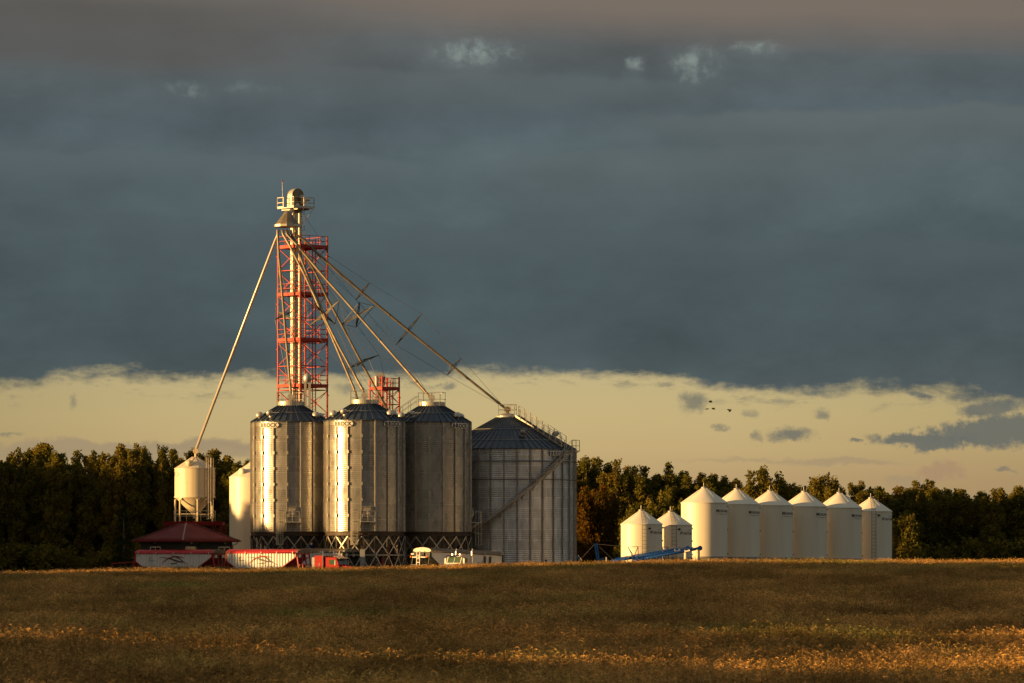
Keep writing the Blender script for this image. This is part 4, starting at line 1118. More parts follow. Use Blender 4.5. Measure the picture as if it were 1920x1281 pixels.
# ------------------------------------------------------------------ scattering helper
def scatter(name, pts, sc, rz, parts, mat):
    me = bpy.data.meshes.new(name); me.from_pydata([tuple(p) for p in pts], [], [])
    a = me.attributes.new('sc', 'FLOAT', 'POINT'); a.data.foreach_set('value', np.asarray(sc, np.float32))
    a = me.attributes.new('rot', 'FLOAT', 'POINT'); a.data.foreach_set('value', np.asarray(rz, np.float32))
    me.materials.append(mat)
    o = bpy.data.objects.new(name, me); COL.objects.link(o)
    c = bpy.data.collections.new(name+'_stock')
    for m in parts:
        q = bpy.data.objects.new(m.name, m); c.objects.link(q)
    ng = bpy.data.node_groups.new(name, 'GeometryNodeTree')
    ng.interface.new_socket('Geometry', in_out='INPUT', socket_type='NodeSocketGeometry')
    ng.interface.new_socket('Geometry', in_out='OUTPUT', socket_type='NodeSocketGeometry')
    N = ng.nodes; Lk = ng.links
    gi = N.new('NodeGroupInput'); go = N.new('NodeGroupOutput')
    ci = N.new('GeometryNodeCollectionInfo'); ci.inputs['Collection'].default_value = c
    ci.inputs['Separate Children'].default_value = True; ci.inputs['Reset Children'].default_value = True
    ip = N.new('GeometryNodeInstanceOnPoints'); ip.inputs['Pick Instance'].default_value = True
    rv = N.new('FunctionNodeRandomValue'); rv.data_type = 'INT'; rv.inputs[4].default_value = 0; rv.inputs[5].default_value = len(parts)-1
    na = N.new('GeometryNodeInputNamedAttribute'); na.data_type = 'FLOAT'; na.inputs[0].default_value = 'sc'
    nb = N.new('GeometryNodeInputNamedAttribute'); nb.data_type = 'FLOAT'; nb.inputs[0].default_value = 'rot'
    cx = N.new('ShaderNodeCombineXYZ'); er = N.new('FunctionNodeEulerToRotation')
    Lk.new(gi.outputs[0], ip.inputs['Points']); Lk.new(ci.outputs[0], ip.inputs['Instance'])
    Lk.new(rv.outputs[2], ip.inputs['Instance Index'])
    Lk.new(nb.outputs[0], cx.inputs[2]); Lk.new(cx.outputs[0], er.inputs[0]); Lk.new(er.outputs[0], ip.inputs['Rotation'])
    Lk.new(na.outputs[0], ip.inputs['Scale']); Lk.new(ip.outputs[0], go.inputs[0])
    md = o.modifiers.new('scatter', 'NODES'); md.node_group = ng
    return o

def rawmesh(name, V, Fq, mat, tone=None, tri=False):
    me = bpy.data.meshes.new(name); k = 3 if tri else 4
    me.vertices.add(len(V)); me.vertices.foreach_set('co', np.asarray(V, np.float32).ravel())
    n = len(Fq); me.loops.add(n*k); me.loops.foreach_set('vertex_index', np.asarray(Fq, np.int32).ravel())
    me.polygons.add(n); me.polygons.foreach_set('loop_start', np.arange(0, n*k, k, dtype=np.int32)); me.polygons.foreach_set('loop_total', np.full(n, k, np.int32))
    if tone is not None:
        a = me.attributes.new('tone', 'FLOAT', 'POINT'); a.data.foreach_set('value', np.asarray(tone, np.float32))
    me.materials.append(mat); me.update(calc_edges=True); me.validate()
    return me

# ------------------------------------------------------------------ barley
def barley_patch(seed, n=300, size=2.1):
    rs = np.random.RandomState(seed); V = []; Q = []; T = []
    def ribbon(pts, ws, side, tone):
        o = len(V)
        for p, w in zip(pts, ws): V.append(p-side*w); V.append(p+side*w); T.append(tone); T.append(tone)
        for i in range(len(pts)-1): Q.append((o+2*i, o+2*i+1, o+2*i+3, o+2*i+2))
    for i in range(n):
        x, y = (rs.rand(2)-.5)*size; h = .80+.11*rs.randn()
        if rs.rand() < .06: h += .1
        a = rs.rand()*6.28; lean = .05+.10*rs.rand(); wind = np.array([.7, -.3, 0])
        dr = np.array([math.cos(a), math.sin(a), 0])*.7+wind*.6; dr /= np.linalg.norm(dr)
        sa = rs.rand()*3.14; side = np.array([math.cos(sa), math.sin(sa), 0])
        b = np.array([x, y, .1]); top = np.array([x, y, h])+dr*lean
        tn = .15+.25*rs.rand()
        ribbon([b, (b+top)/2+dr*.02, top], [.005, .0045, .0035], side, tn)
        # two leaves
        for k in range(2):
            z = h*(.35+.4*rs.rand()); la = rs.rand()*6.28; ld = np.array([math.cos(la), math.sin(la), 0]); lp = np.array([x, y, z])
            ribbon([lp, lp+ld*.09+np.array([0, 0, .08]), lp+ld*.2+np.array([0, 0, .03])], [.006, .009, .002], np.cross(ld, [0, 0, 1]), .1+.3*rs.rand())
        # drooping head with awns
        tone = .45+.5*rs.rand(); droop = rs.rand()
        d1 = dr*(.4+.5*droop)+np.array([0, 0, .7-.9*droop]); d1 /= np.linalg.norm(d1)
        d2 = dr*.9+np.array([0, 0, .2-1.1*droop]); d2 /= np.linalg.norm(d2)
        p1 = top+d1*.045; p2 = p1+d2*.05
        s2 = np.cross(d2, [0.3, .2, 1]); s2 /= np.linalg.norm(s2); s3 = np.cross(d2, s2)
        for s in (s2, s3): ribbon([top, p1, p2], [.006, .0115, .005], s, tone)
        for k in range(4):
            o = len(V); q = p1+(p2-p1)*rs.rand(); e = q+d2*.09+(s2*(rs.rand()-.5)+s3*(rs.rand()-.5))*.07
            ribbon([q, e], [.0035, .0012], s2, min(1, tone+.1))
    return rawmesh('barley_patch', V, Q, M['wheat'], T)
patches = [barley_patch(s) for s in range(5)]
rs = np.random.RandomState(3); pts = []; y = 58.0
while y < 372:
    st = 1.45 if y < 140 else 1.75
    hw = .128*y+5
    for x in np.arange(-hw, hw, st): pts.append((x+rs.uniform(-.4, .4), y+rs.uniform(-.4, .4)))
    y += st
pts = np.array(pts); z = ground_z(pts[:, 0], pts[:, 1]); pts3 = np.column_stack([pts, z])
sc = rs.normal(1, .07, len(pts))
br = scatter('barley_crop', pts3, sc, rs.rand(len(pts))*6.28, patches, M['wheat'])
tag(br, 'ripening golden brown barley crop filling the foreground field', 'crop', kind='stuff')

# ------------------------------------------------------------------ trees
def unit(v): return v/np.linalg.norm(v, axis=-1, keepdims=True)
def leaves_mesh(name, C, Rr, cnt, size, mat, rs, flat=1.0):
    """C clump centres, Rr radii, cnt leaves per clump"""
    allp = []
    for c, r, k in zip(C, Rr, cnt):
        d = unit(rs.randn(int(k), 3)); rad = r*(rs.rand(int(k), 1)**.45); p = c+d*rad*np.array([1, 1, flat]); allp.append(p)
    p = np.concatenate(allp); n = len(p)
    u = unit(rs.randn(n, 3)); w = unit(np.cross(u, rs.randn(n, 3))); s = size*(.6+.8*rs.rand(n, 1))
    V = np.stack([p-u*s, p+w*s*.62, p+u*s, p-w*s*.62], 1).reshape(-1, 3)
    Q = np.arange(4*n).reshape(-1, 4)
    return rawmesh(name, V, Q, mat)

def poplar(seed, H=15.0, leafy=1.0, spread=1.9, mat='leaf', start=.12, lsize=.135, nlead=6, sparse_top=False):
    rs = np.random.RandomState(seed); mb = MB()
    tipx = rs.uniform(-.4, .4, 2)
    trunk = [(0, 0, 0), (rs.uniform(-.15, .15), rs.uniform(-.15, .15), H*.3), (tipx[0]*.5, tipx[1]*.5, H*.65), (tipx[0], tipx[1], H*.97)]
    mb.tube(trunk, [.17*H/15, .14*H/15, .08*H/15, .015], 7)
    C = []; Rr = []
    leads = [(np.array([0, 0, H*.55]), np.array([tipx[0], tipx[1], H]), 1.0)]
    for k in range(nlead):
        a = 2*math.pi*(k+rs.rand()*.7)/nlead; z0 = H*rs.uniform(.22, .6); out = spread*rs.uniform(.45, 1.05)
        hh = H*rs.uniform(.80, .985); leads.append((np.array([0, 0, z0]), np.array([math.cos(a)*out, math.sin(a)*out, hh]), .8))
    for b, tip, wgt in leads:
        mid = b+(tip-b)*.5+np.array([(tip-b)[0]*.3, (tip-b)[1]*.3, 0])
        if wgt < 1: mb.tube([tuple(b), tuple(mid), tuple(tip)], [.06, .04, .012], 5)
        m = 9
        for j in range(m):
            t = (j+rs.rand())/m; q = (b+(mid-b)*2*t) if t < .5 else (mid+(tip-mid)*(2*t-1))
            rr = (1.0-.55*t)*rs.uniform(.7, 1.2)*spread/1.9
            C.append(q+rs.randn(3)*.38*(1.1-t)); Rr.append(rr)
        # spiky tip
        for j in range(3):
            C.append(tip+np.array([rs.randn()*.22, rs.randn()*.22, -.1-.35*j])); Rr.append((.26+.15*j)*spread/1.9)
    z = H*start
    while z < H*.7:
        a = rs.rand()*6.28; rad = spread*rs.uniform(.25, 1.0)*min(1, .5+z/H); q = np.array([math.cos(a)*rad, math.sin(a)*rad, z])
        C.append(q); Rr.append(rs.uniform(.45, .9)); mb.tube([(0, 0, max(z-1.0, .3)), tuple(q)], [.035, .01], 4, False); z += .17
    # side sprigs: uneven outline
    for k in range(26):
        a = rs.rand()*6.28; z = H*rs.uniform(.3, .92); rad = spread*rs.uniform(.8, 1.15)*(1.1-(z/H)**3*.6)
        q = np.array([math.cos(a)*rad, math.sin(a)*rad, z]); C.append(q); Rr.append(rs.uniform(.18, .4))
    C = np.array(C); Rr = np.array(Rr)
    cnt = np.clip((Rr**2)*320*leafy, 16, 460)
    lm = leaves_mesh('crown', C, Rr, cnt, lsize, M[mat], rs, 1.15)
    tm = bpy.data.meshes.new('trunk'); tm.from_pydata([tuple(v) for v in mb.v], [], mb.f); tm.materials.append(M['bark'])
    return tm, lm
V = [poplar(11, spread=2.0, nlead=8), poplar(12, spread=2.3, nlead=9), poplar(13, spread=1.6, nlead=6), poplar(14, spread=2.4, nlead=10), poplar(15, spread=1.9, nlead=7), poplar(16, leafy=.7, spread=2.1, nlead=8)]
AIRY = poplar(21, H=13, leafy=.45, spread=2.3, nlead=8, lsize=.15); GOLD = poplar(22, H=8, leafy=.55, spread=2.4, nlead=8, mat='leafgold', lsize=.13); SHR = poplar(23, H=6, leafy=.6, spread=1.9, nlead=9, mat='leaf', lsize=.12, start=.05)
def plant(tm, lm, x, y, s, rz, label, group, name='poplar_tree', sz=None, cat='tree'):
    t = empty(name, (x, y, 0), label, cat, group, rz=rz); t.scale = (s, s, sz or s)
    for nm, m in (('trunk', tm), ('crown', lm)):
        o = bpy.data.objects.new(nm, m); COL.objects.link(o); o.parent = t
    return t
_tu = [0, 20, 72, 110, 180, 240, 300, 350, 410, 450, 1000, 1085, 1120, 1180, 1250, 1300, 1350, 1400, 1430, 1470, 1505, 1540, 1600, 1700, 1760, 1850, 1920]
_tp = [856, 850, 838, 848, 842, 838, 842, 846, 856, 856, 850, 850, 856, 866, 872, 886, 886, 888, 884, 896, 916, 902, 908, 910, 906, 916, 920]
rs = np.random.RandomState(5); ntree = 0
for row, (Yr, st, dz) in enumerate(((497, 2.9, 0), (501.5, 3.1, 2), (506.5, 3.6, 5))):
    for x in np.arange(-84, 84, st):
        x = x+rs.uniform(-.9, .9); y = Yr+rs.uniform(-1.4, 1.4); u = CX+x*F/y
        if row < 2 and 490 < u < 1060: continue
        if row == 2 and 480 < u < 1070 and rs.rand() < .3: continue
        if not (-150 < u < 2070) and row > 0: continue
        top = float(np.interp(u, _tu, _tp))+dz+rs.normal(-5 if u < 1000 else 2, 6)
        H = zE(top, y); k = rs.randint(6); sp = rs.uniform(.85, 1.12)
        if u < 490: lb = 'dark poplar in the tall tree line left of the galvanised bins'; gp = 'tree line left of the bins'
        elif u < 1270: lb = 'poplar in the tree line between the wide galvanised bin and the cream bins'; gp = 'tree line between the bin groups'
        elif u < 1680: lb = 'poplar in the tree line rising behind the large cream bins'; gp = 'tree line behind the cream bins'
        else: lb = 'poplar in the lower tree line right of the last cream bin'; gp = 'tree line right of the cream bins'
        plant(*V[k], x, y, sp, rs.rand()*6.28, lb, gp, sz=H/15.2); ntree += 1
# trees with a look of their own
def at(u, Y): return (u-CX)*Y/F
plant(*GOLD, at(1100, 484), 484, .95, .4, 'orange-leaved small tree with pale branches right of the wide bin', None, 'aspen_tree', sz=zE(918, 484)/8)
plant(*GOLD, at(1128, 486), 486, .85, 2.4, 'bronze-leaved small tree standing just right of the orange one', None, 'aspen_tree', sz=zE(914, 486)/8)
plant(*AIRY, at(1432, 490), 490, 1.0, 1.0, 'open leafy tree with gaps in its crown above the middle cream bins', None, 'poplar_tree', sz=zE(878, 490)/13)
plant(*AIRY, at(1466, 491), 491, .9, 4.0, 'thin half-bare tree leaning out at the gap in the tree line', None, 'poplar_tree', sz=zE(903, 491)/13)
plant(*AIRY, at(1545, 489), 489, 1.0, 2.2, 'slender dark tree rising just right of the gap in the tree line', None, 'poplar_tree', sz=zE(892, 489)/13)
plant(*SHR, at(1185, 480), 480, .9, 0, 'bushy sapling behind the leftmost small cream bin', None, 'willow_shrub', sz=zE(955, 480)/6, cat='shrub')
plant(*SHR, at(1248, 482), 482, 1.15, 1.3, 'yellow-green willow shrub with upright shoots above the second small bin', None, 'willow_shrub', sz=zE(930, 482)/6, cat='shrub')
plant(*SHR, at(1695, 486), 486, 1.1, 3.3, 'bright leafy shrub just right of the last cream bin', None, 'willow_shrub', sz=zE(964, 486)/6, cat='shrub')
def spruce():
    rs = np.random.RandomState(31); H = 8.2; C = []; Rr = []; mb = MB(); mb.tube([(0, 0, 0), (0, 0, H)], [.14, .012], 6)
    z = .5
    while z < H:
        rad = 1.9*(1-z/H)**.9+.05
        for k in range(max(3, int(9*(1-z/H)))):
            a = rs.rand()*6.28
            for f in (.35, .65, .95): C.append((math.cos(a)*rad*f, math.sin(a)*rad*f, z-.25*rad*f)); Rr.append(.12+.14*(1-z/H))
        z += .22
    C = np.array(C); Rr = np.array(Rr)
    lm = leaves_mesh('crown', C, Rr, np.full(len(C), 14), .085, M['needle'], rs)
    tm = bpy.data.meshes.new('trunk'); tm.from_pydata([tuple(v) for v in mb.v], [], mb.f); tm.materials.append(M['bark'])
    return tm, lm
SP = spruce()
plant(*SP, at(232, 487), 487, 1, 0, 'small pointed spruce standing before the dark tree line on the left', None, 'spruce_tree', sz=zE(930, 487)/8.2)

# undergrowth at the foot of the tree line
def bush(seed):
    rs = np.random.RandomState(seed); C = np.column_stack([rs.uniform(-1.6, 1.6, 26), rs.uniform(-1.2, 1.2, 26), rs.uniform(.2, 3.0, 26)]); Rr = rs.uniform(.4, .8, 26)
    return leaves_mesh('bush', C, Rr, Rr**2*170, .15, M['leaf'], rs)
bushes = [bush(41), bush(42), bush(43)]
rs = np.random.RandomState(8); bp = []
for x in np.arange(-88, 88, 1.5):
    for yy in (494.5, 499, 504, 509): bp.append((x+rs.uniform(-.6, .6), yy+rs.uniform(-.8, .8), rs.uniform(-.3, .3)))
    for zz in (3.0, 5.6): bp.append((x+rs.uniform(-.6, .6), 510+rs.uniform(-.8, .8), zz))
ug = scatter('undergrowth', bp, rs.uniform(.9, 1.5, len(bp)), rs.rand(len(bp))*6.28, bushes, M['leaf'])
tag(ug, 'dark tangled undergrowth filling the foot of the tree line', 'undergrowth', kind='stuff')

# shelterbelt out of frame to the left: it shades the field and the yard
belt_H = lambda y: float(np.interp(y, [-120, 255, 268, 275, 278, 281, 297, 301, 330, 360, 394, 400, 405, 411, 419, 431, 434, 445, 470, 500], [21.0, 21.0, 20, 19.5, 15.0, 9.0, 9.0, 16.0, 17.5, 15.5, 12.5, 12.3, 13.2, 16.4, 16.8, 17.4, 18.6, 18.8, 20.8, 20.8]))
GAPS = [(112, 114, 15.6), (130, 133, 15.8), (166.5, 171, 15.0), (236, 240, 18.0)]
rs = np.random.RandomState(9); tp = []; ts = []
for row, X0 in enumerate((-118, -121.5, -125)):
    for y in np.arange(-110, 505, 2.1):
        h = belt_H(y)
        for g0, g1, gh in GAPS:
            if g0 < y < g1: h = gh
        if 18 < y < 100: h = 14.0+1.0*math.sin(y*.62)+.8*math.sin(y*1.37+1)+(max(0, y-86)*.35 if y > 70 else max(0, 64-y)*.15)
        h += rs.normal(-.5, .35 if y > 245 else .8); tp.append((X0+rs.uniform(-.7, .7), y+rs.uniform(-.6, .6), 0)); ts.append(h/15.2)
belt = []
for tm, lm in V[:5]:
    belt.append(lm)
sb = scatter('shelterbelt', tp, ts, rs.rand(len(tp))*6.28, belt, M['leaf'])
tag(sb, 'long belt of poplars along the left side of the field', 'shelterbelt', kind='stuff')

# ------------------------------------------------------------------ sky
w = bpy.data.worlds.new('World'); SC.world = w; w.use_nodes = True
nt = w.node_tree; nt.nodes.clear(); N = nt.nodes; LK = nt.links
def val(x):
    return x
def mth(op, a, b=None, c=None, clamp=False):
    n = N.new('ShaderNodeMath'); n.operation = op; n.use_clamp = clamp
    for i, v in enumerate((a, b, c)):
        if v is None: continue
        if isinstance(v, (int, float)): n.inputs[i].default_value = v
        else: LK.new(v, n.inputs[i])
    return n.outputs[0]
def sstep(x, lo, hi):
    n = N.new('ShaderNodeMapRange'); n.interpolation_type = 'SMOOTHSTEP'
    LK.new(x, n.inputs[0])
    if lo < hi: n.inputs[1].default_value, n.inputs[2].default_value, n.inputs[3].default_value, n.inputs[4].default_value = lo, hi, 0, 1
    else: n.inputs[1].default_value, n.inputs[2].default_value, n.inputs[3].default_value, n.inputs[4].default_value = hi, lo, 1, 0
    return n.outputs[0]
def ramp(x, stops, lo, hi):
    m = N.new('ShaderNodeMapRange'); LK.new(x, m.inputs[0]); m.inputs[1].default_value = lo; m.inputs[2].default_value = hi
    r = N.new('ShaderNodeValToRGB'); LK.new(m.outputs[0], r.inputs[0]); e = r.color_ramp.elements
    for i, (p, c) in enumerate(stops):
        q = (p-lo)/(hi-lo)
        if i < 2: k = e[i]; k.position = q
        else: k = e.new(q)
        k.color = (*c, 1)
    return r.outputs[0]
def mixc(f, a, b, mode='MIX'):
    n = N.new('ShaderNodeMixRGB'); n.blend_type = mode
    for i, v in enumerate((f, a, b)):
        if isinstance(v, (int, float)): n.inputs[i].default_value = v
        elif isinstance(v, tuple): n.inputs[i].default_value = (*v, 1)
        else: LK.new(v, n.inputs[i])
    return n.outputs[0]
def noise(vec, scale, detail=5, rough=.55, out=0):
    n = N.new('ShaderNodeTexNoise'); n.inputs['Scale'].default_value = scale; n.inputs['Detail'].default_value = detail; n.inputs['Roughness'].default_value = rough
    LK.new(vec, n.inputs[0]); return n.outputs[out]
tc = N.new('ShaderNodeTexCoord'); sx = N.new('ShaderNodeSeparateXYZ'); LK.new(tc.outputs['Generated'], sx.inputs[0])
x, y, z = sx.outputs
az = mth('ARCTAN2', x, y); hl = mth('SQRT', mth('ADD', mth('MULTIPLY', x, x), mth('MULTIPLY', y, y)))
el = mth('ARCTAN2', z, hl)
U = mth('MULTIPLY_ADD', az, F, CX); Vv = mth('MULTIPLY_ADD', el, -F, HY)
cmb = N.new('ShaderNodeCombineXYZ'); LK.new(mth('MULTIPLY', U, .01), cmb.inputs[0]); LK.new(mth('MULTIPLY', Vv, .01), cmb.inputs[1])
uv = cmb.outputs[0]
st = N.new('ShaderNodeMapping'); st.inputs['Scale'].default_value = (.35, 1, 1); LK.new(uv, st.inputs[0]); uvs = st.outputs[0]
nbig = noise(uvs, .55, 5, .5); nmed = noise(uv, 1.1, 6, .6); nfin = noise(uv, 3.2, 6, .62); nmed2 = noise(uvs, 1.7, 6, .58)
c0 = lambda n: mth('SUBTRACT', n, .5)
# warped coordinates for ragged cloud rims
Uw = mth('ADD', U, mth('ADD', mth('MULTIPLY', c0(nmed), 70), mth('MULTIPLY', c0(nfin), 36)))
Vw = mth('ADD', Vv, mth('ADD', mth('MULTIPLY', c0(nmed2), 46), mth('MULTIPLY', c0(nfin), 26)))
# lower rim of the cloud bank
fc = ramp(U, [(-400, (.30,)*3), (1920, (.62,)*3), (0, (.27,)*3), (60, (.26,)*3), (110, (.07,)*3), (220, (.05,)*3), (330, (.16,)*3), (480, (.08,)*3), (700, (.10,)*3),
              (900, (.04,)*3), (1120, (.06,)*3), (1240, (.05,)*3), (1330, (.28,)*3), (1560, (.36,)*3), (1750, (.34,)*3), (1860, (.46,)*3)], -400, 2400)
rim = mth('MULTIPLY_ADD', fc, 110, 695)
dV = mth('SUBTRACT', Vw, rim)
nwis = noise(uvs, 3.0, 7, .66)
bank0 = sstep(mth('ADD', dV, mth('MULTIPLY', c0(nwis), 60)), 18, -16)
wisp = mth('MULTIPLY', mth('MULTIPLY', sstep(dV, 58, 6), sstep(nwis, .52, .70)), .6)
bank = mth('MAXIMUM', bank0, wisp)
# bank colour
Vb = mth('ADD', Vv, mth('ADD', mth('MULTIPLY', c0(nbig), 90), mth('MULTIPLY', mth('SUBTRACT', U, 960), .02)))
bk = ramp(Vb, [(-300, lin(100, 96, 92)), (760, lin(80, 89, 91)), (0, lin(92, 92, 90)), (90, lin(88, 92, 93)), (150, lin(82, 90, 93)), (220, lin(80, 91, 96)), (310, lin(84, 96, 100)), (400, lin(79, 91, 95)), (520, lin(74, 86, 89)), (640, lin(71, 82, 85))], -300, 760)
def blob(cx, cy, rx, ry, soft=.55, warp=True, erode=0.0):
    a = mth('DIVIDE', mth('SUBTRACT', Uw if warp else U, cx), rx); b = mth('DIVIDE', mth('SUBTRACT', Vw if warp else Vv, cy), ry)
    d = mth('SQRT', mth('ADD', mth('MULTIPLY', a, a), mth('MULTIPLY', b, b)))
    if erode: d = mth('ADD', d, mth('MULTIPLY', c0(nero), erode))
    return sstep(d, 1.0+soft*.5, 1.0-soft)
nero = noise(uv, 5.0, 7, .65)
wv = N.new('ShaderNodeVectorMath'); wv.operation = 'ADD'; LK.new(uv, wv.inputs[0]); LK.new(noise(uv, .35, 4, .5, 1), wv.inputs[1])
stb = N.new('ShaderNodeMapping'); stb.inputs['Scale'].default_value = (.42, .8, 1); LK.new(wv.outputs[0], stb.inputs[0])
nbil = noise(stb.outputs[0], .9, 8, .58); nw1 = noise(uv, .42, 4, .5)
bk = mixc(1.0, bk, mth('MULTIPLY_ADD', c0(nmed2), .18, 1.0), 'MULTIPLY')
bk = mixc(1.0, bk, mth('MULTIPLY_ADD', c0(nbil), .75, 1.0), 'MULTIPLY')
bk = mixc(1.0, bk, mth('MULTIPLY_ADD', c0(nbig), .40, 1.0), 'MULTIPLY')
# decks of cloud: a soft pale upper rim that falls off into the shaded body beneath it
def deck(bk, v0, slope, amp, u0, u1, fade, rimcol, a_rim, bodycol, a_body, depth):
    ln = mth('ADD', mth('MULTIPLY_ADD', mth('SUBTRACT', U, 960), slope, v0), mth('ADD', mth('MULTIPLY', c0(nw1), amp), mth('MULTIPLY', c0(nmed), amp*.55)))
    t = mth('SUBTRACT', mth('ADD', Vv, mth('MULTIPLY', c0(nfin), 14)), ln)
    um_ = mth('MULTIPLY', sstep(U, u0-fade, u0+fade), sstep(U, u1+fade, u1-fade))
    on = sstep(t, -7, 9)
    bk = mixc(mth('MULTIPLY', mth('MULTIPLY', mth('MULTIPLY', on, sstep(t, depth, depth*.15)), um_), a_body), bk, bodycol)
    return mixc(mth('MULTIPLY', mth('MULTIPLY', mth('MULTIPLY', on, sstep(t, 80, 4)), um_), a_rim*.62), bk, rimcol)
bk = deck(bk, 305, .02, 60, -300, 820, 160, lin(98, 109, 113), .55, lin(72, 83, 88), .45, 190)
bk = deck(bk, 215, -.01, 50, 1250, 2300, 200, lin(104, 110, 110), .55, lin(82, 88, 88), .45, 150)
bk = deck(bk, 300, -.05, 70, 950, 1700, 150, lin(94, 103, 105), .45, lin(80, 88, 88), .4, 200)
bk = deck(bk, 430, .03, 90, 200, 2200, 350, lin(84, 95, 98), .35, lin(70, 80, 83), .35, 200)
bk = deck(bk, 140, .03, 40, 400, 1300, 120, lin(96, 104, 105), .4, lin(82, 88, 90), .3, 110)
# brown belly decks at the top, lit from below
def belly(bk, v0, slope, amp, u0, u1, fade, col, al):
    ln = mth('ADD', mth('MULTIPLY_ADD', mth('SUBTRACT', U, 960), slope, v0), mth('ADD', mth('MULTIPLY', c0(nw1), amp), mth('MULTIPLY', c0(nmed2), amp*.8)))
    t = mth('SUBTRACT', ln, Vv); um_ = mth('MULTIPLY', sstep(U, u0-fade, u0+fade), sstep(U, u1+fade, u1-fade))
    return mixc(mth('MULTIPLY', mth('MULTIPLY', sstep(t, -14, 40), um_), al), bk, col)
bk = belly(bk, 185, .05, 50, -900, 560, 200, lin(88, 85, 82), .65)
bk = belly(bk, 82, .035, 36, 520, 3000, 320, lin(106, 98, 92), .65)
bk = belly(bk, 48, .03, 26, 700, 3000, 250, lin(120, 107, 96), .65)
bk = belly(bk, 22, .0, 30, -600, 3000, 200, lin(112, 102, 94), .5)
nfin2 = noise(uv, 2.6, 6, .6)
# thin bright breaks
for cx, cy, rx, ry, s in ((893, 104, 66, 20, .75), (1303, 122, 34, 24, .75), (1412, 97, 36, 8, .7), (1196, 128, 12, 14, .6), (352, 172, 26, 10, .4), (470, 168, 40, 8, .2)):
    bk = mixc(mth('MULTIPLY', mth('MULTIPLY', blob(cx, cy, rx*1.1, ry*1.1, 1.0, True, 1.6), sstep(nfin2, .36, .62)), s), bk, lin(138, 150, 144))
    bk = mixc(mth('MULTIPLY', blob(cx, cy+6, rx*1.7, ry*2.1, 1.0), s*.28), bk, lin(112, 122, 122))
# clear evening band under the bank
bd = ramp(Vv, [(600, lin(186, 172, 124)), (1100, lin(160, 134, 96)), (700, lin(194, 177, 130)), (780, lin(198, 177, 125)), (840, lin(196, 171, 120)), (900, lin(188, 159, 114))], 600, 1100)
um = ramp(U, [(-200, (.74,)*3), (2100, (.78,)*3), (0, (.80,)*3), (350, (.96,)*3), (1000, (1,)*3), (1350, (.98,)*3), (1700, (.88,)*3)], -200, 2100)
bd = mixc(1.0, bd, um, 'MULTIPLY')
streak = lambda cx, cy, rx, ry, s, col: (cx, cy, rx, ry, s, col)
mauve = lin(158, 140, 112); slate = lin(108, 110, 102); pink = lin(168, 138, 108)
for cx, cy, rx, ry, s, col, sf in ((250, 846, 330, 20, .75, mauve, .35), (420, 838, 130, 12, .5, mauve, .5), (1580, 868, 120, 8, .55, mauve, .6), (1430, 862, 160, 5, .4, mauve, .7),
                               (1296, 758, 24, 17, .75, slate, .8), (1480, 818, 46, 12, .85, slate, .7), (1415, 818, 12, 9, .6, slate, .7), (1540, 780, 20, 10, .7, slate, .8), (1718, 743, 26, 8, .85, slate, .7),
                               (1350, 801, 9, 6, .6, slate, .8), (1400, 775, 14, 8, .5, slate, .8), (1245, 722, 18, 6, .5, slate, .8), (1880, 758, 44, 12, .6, slate, .8), (1810, 745, 30, 7, .7, slate, .8),
                               (1850, 768, 62, 17, .9, slate, .5), (1870, 812, 150, 30, .95, slate, .35), (1730, 826, 105, 17, .95, slate, .4), (1605, 830, 14, 6, .8, slate, .6),
                               (1762, 884, 46, 19, .75, pink, .45), (1700, 905, 50, 12, .5, mauve, .6), (1882, 880, 24, 4, .6, slate, .6), (137, 755, 8, 16, .5, slate, .9), (20, 818, 24, 5, .5, slate, .8),
                               (655, 730, 30, 12, .6, slate, .9), (840, 725, 18, 7, .7, slate, .8), (12, 700, 40, 14, .9, slate, .6)):
    bd = mixc(mth('MULTIPLY', blob(cx, cy, rx, ry, sf, True, 1.3 if col != mauve else .5), s), bd, col)
bk = mixc(1.0, bk, (1.13, 1.15, 1.14), 'MULTIPLY')
front = mixc(bank, bd, bk)
vg = ramp(U, [(-600, (.86,)*3), (2500, (.92,)*3), (0, (.90,)*3), (700, (1,)*3), (1500, (1,)*3)], -600, 2500)
front = mixc(bank, front, mixc(1.0, front, vg, 'MULTIPLY'))
front10 = mixc(1.0, front, (5, 5, 5), 'MULTIPLY')
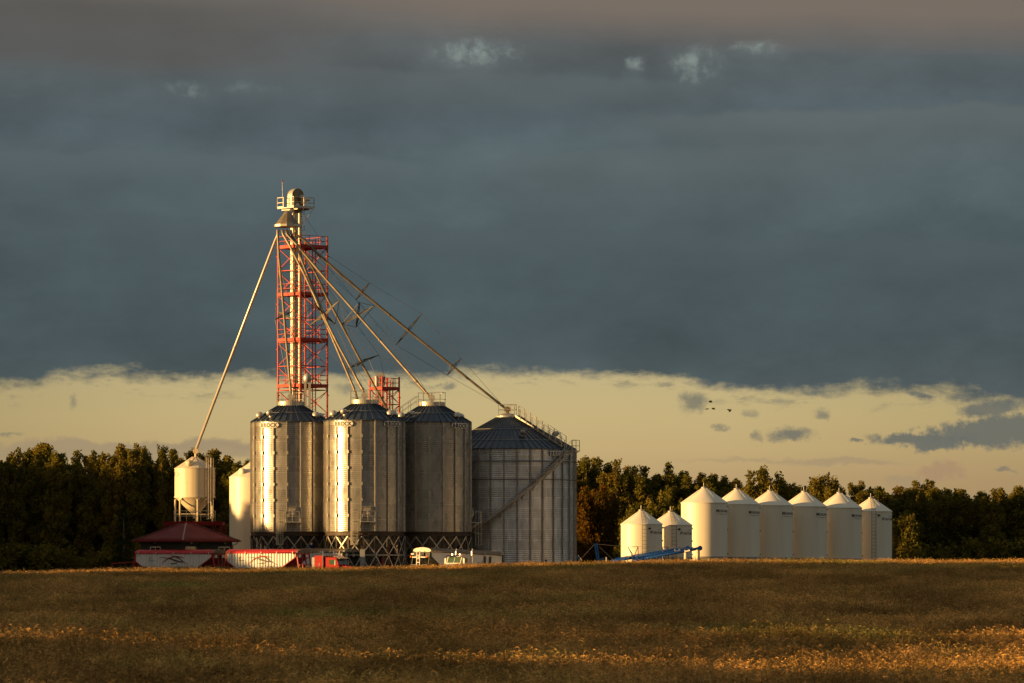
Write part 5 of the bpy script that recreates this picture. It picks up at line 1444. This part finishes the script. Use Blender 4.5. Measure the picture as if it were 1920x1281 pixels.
# the rest of the dome: physical sky seen through broken cloud
sky = N.new('ShaderNodeTexSky'); sky.sky_type = 'NISHITA'; sky.sun_disc = False
sky.sun_elevation = R(SUN_EL)
sdir = Vector((-math.sin(R(SUN_AZ))*math.cos(R(SUN_EL)), -math.cos(R(SUN_AZ))*math.cos(R(SUN_EL)), math.sin(R(SUN_EL))))
sky.sun_rotation = math.atan2(sdir.x, sdir.y)
gn = noise(tc.outputs['Generated'], 2.4, 6, .55)
cm = sstep(gn, .40, .56)
rest = mixc(mth('MULTIPLY', cm, .8), mixc(1.0, sky.outputs[0], (.62, .5, .38), 'MULTIPLY'), (.70, .66, .60))
sf = mth('MULTIPLY', sstep(x, .1, -.9), sstep(el, .45, .0))
rest = mixc(1.0, rest, mixc(sf, mixc(sstep(x, -.2, .7), (1, 1, 1), (.98, 1.08, 1.22)), (1.9, 1.6, 1.2)), 'MULTIPLY')
rest = mixc(1.0, rest, ramp(el, [(-.2, (.72, .74, .78)), (1.2, (2.3, 2.25, 2.15)), (.25, (.80, .80, .82)), (.7, (1.9, 1.85, 1.78))], -.2, 1.2), 'MULTIPLY')
wf = mth('MULTIPLY', sstep(mth('ABSOLUTE', az), 1.05, .45), sstep(el, .42, .17))
final = mixc(wf, rest, front10)
final_n = N.new('ShaderNodeBackground'); LK.new(final, final_n.inputs[0]); final_n.inputs[1].default_value = .1
wo = N.new('ShaderNodeOutputWorld'); LK.new(final_n.outputs[0], wo.inputs[0])
for n in N:   # allow values above 1 through the mixes
    if n.bl_idname == 'ShaderNodeMixRGB': n.use_clamp = False

# ------------------------------------------------------------------ sun
sl = bpy.data.lights.new('sun', 'SUN'); sl.energy = 5.0; sl.angle = R(.5); sl.color = (1, .575, .20)
so = bpy.data.objects.new('sun', sl); COL.objects.link(so)
so.rotation_euler = (-sdir).to_track_quat('-Z', 'Y').to_euler(); so.location = (-60, -20, 60)

# ------------------------------------------------------------------ camera
cd = bpy.data.cameras.new('camera'); cam = bpy.data.objects.new('camera', cd); COL.objects.link(cam)
cd.sensor_width = 36; cd.lens = F/1920*36; cd.shift_y = (HY-640.5)/1920; cd.clip_end = 9000; cd.clip_start = .5
cd.dof.use_dof = True; cd.dof.focus_distance = 440; cd.dof.aperture_fstop = 5.6
cam.location = (0, 0, EYE); cam.rotation_euler = (R(90), 0, 0)
SC.camera = cam
SC.view_settings.view_transform = 'Standard'; SC.view_settings.look = 'None'; SC.view_settings.gamma = 1; SC.view_settings.exposure = 1.0
SC.cycles.max_bounces = 5; SC.cycles.diffuse_bounces = 3; SC.cycles.glossy_bounces = 3; SC.cycles.transparent_max_bounces = 4
SC.cycles.use_denoising = True
print('trees', ntree, 'barley', len(pts))
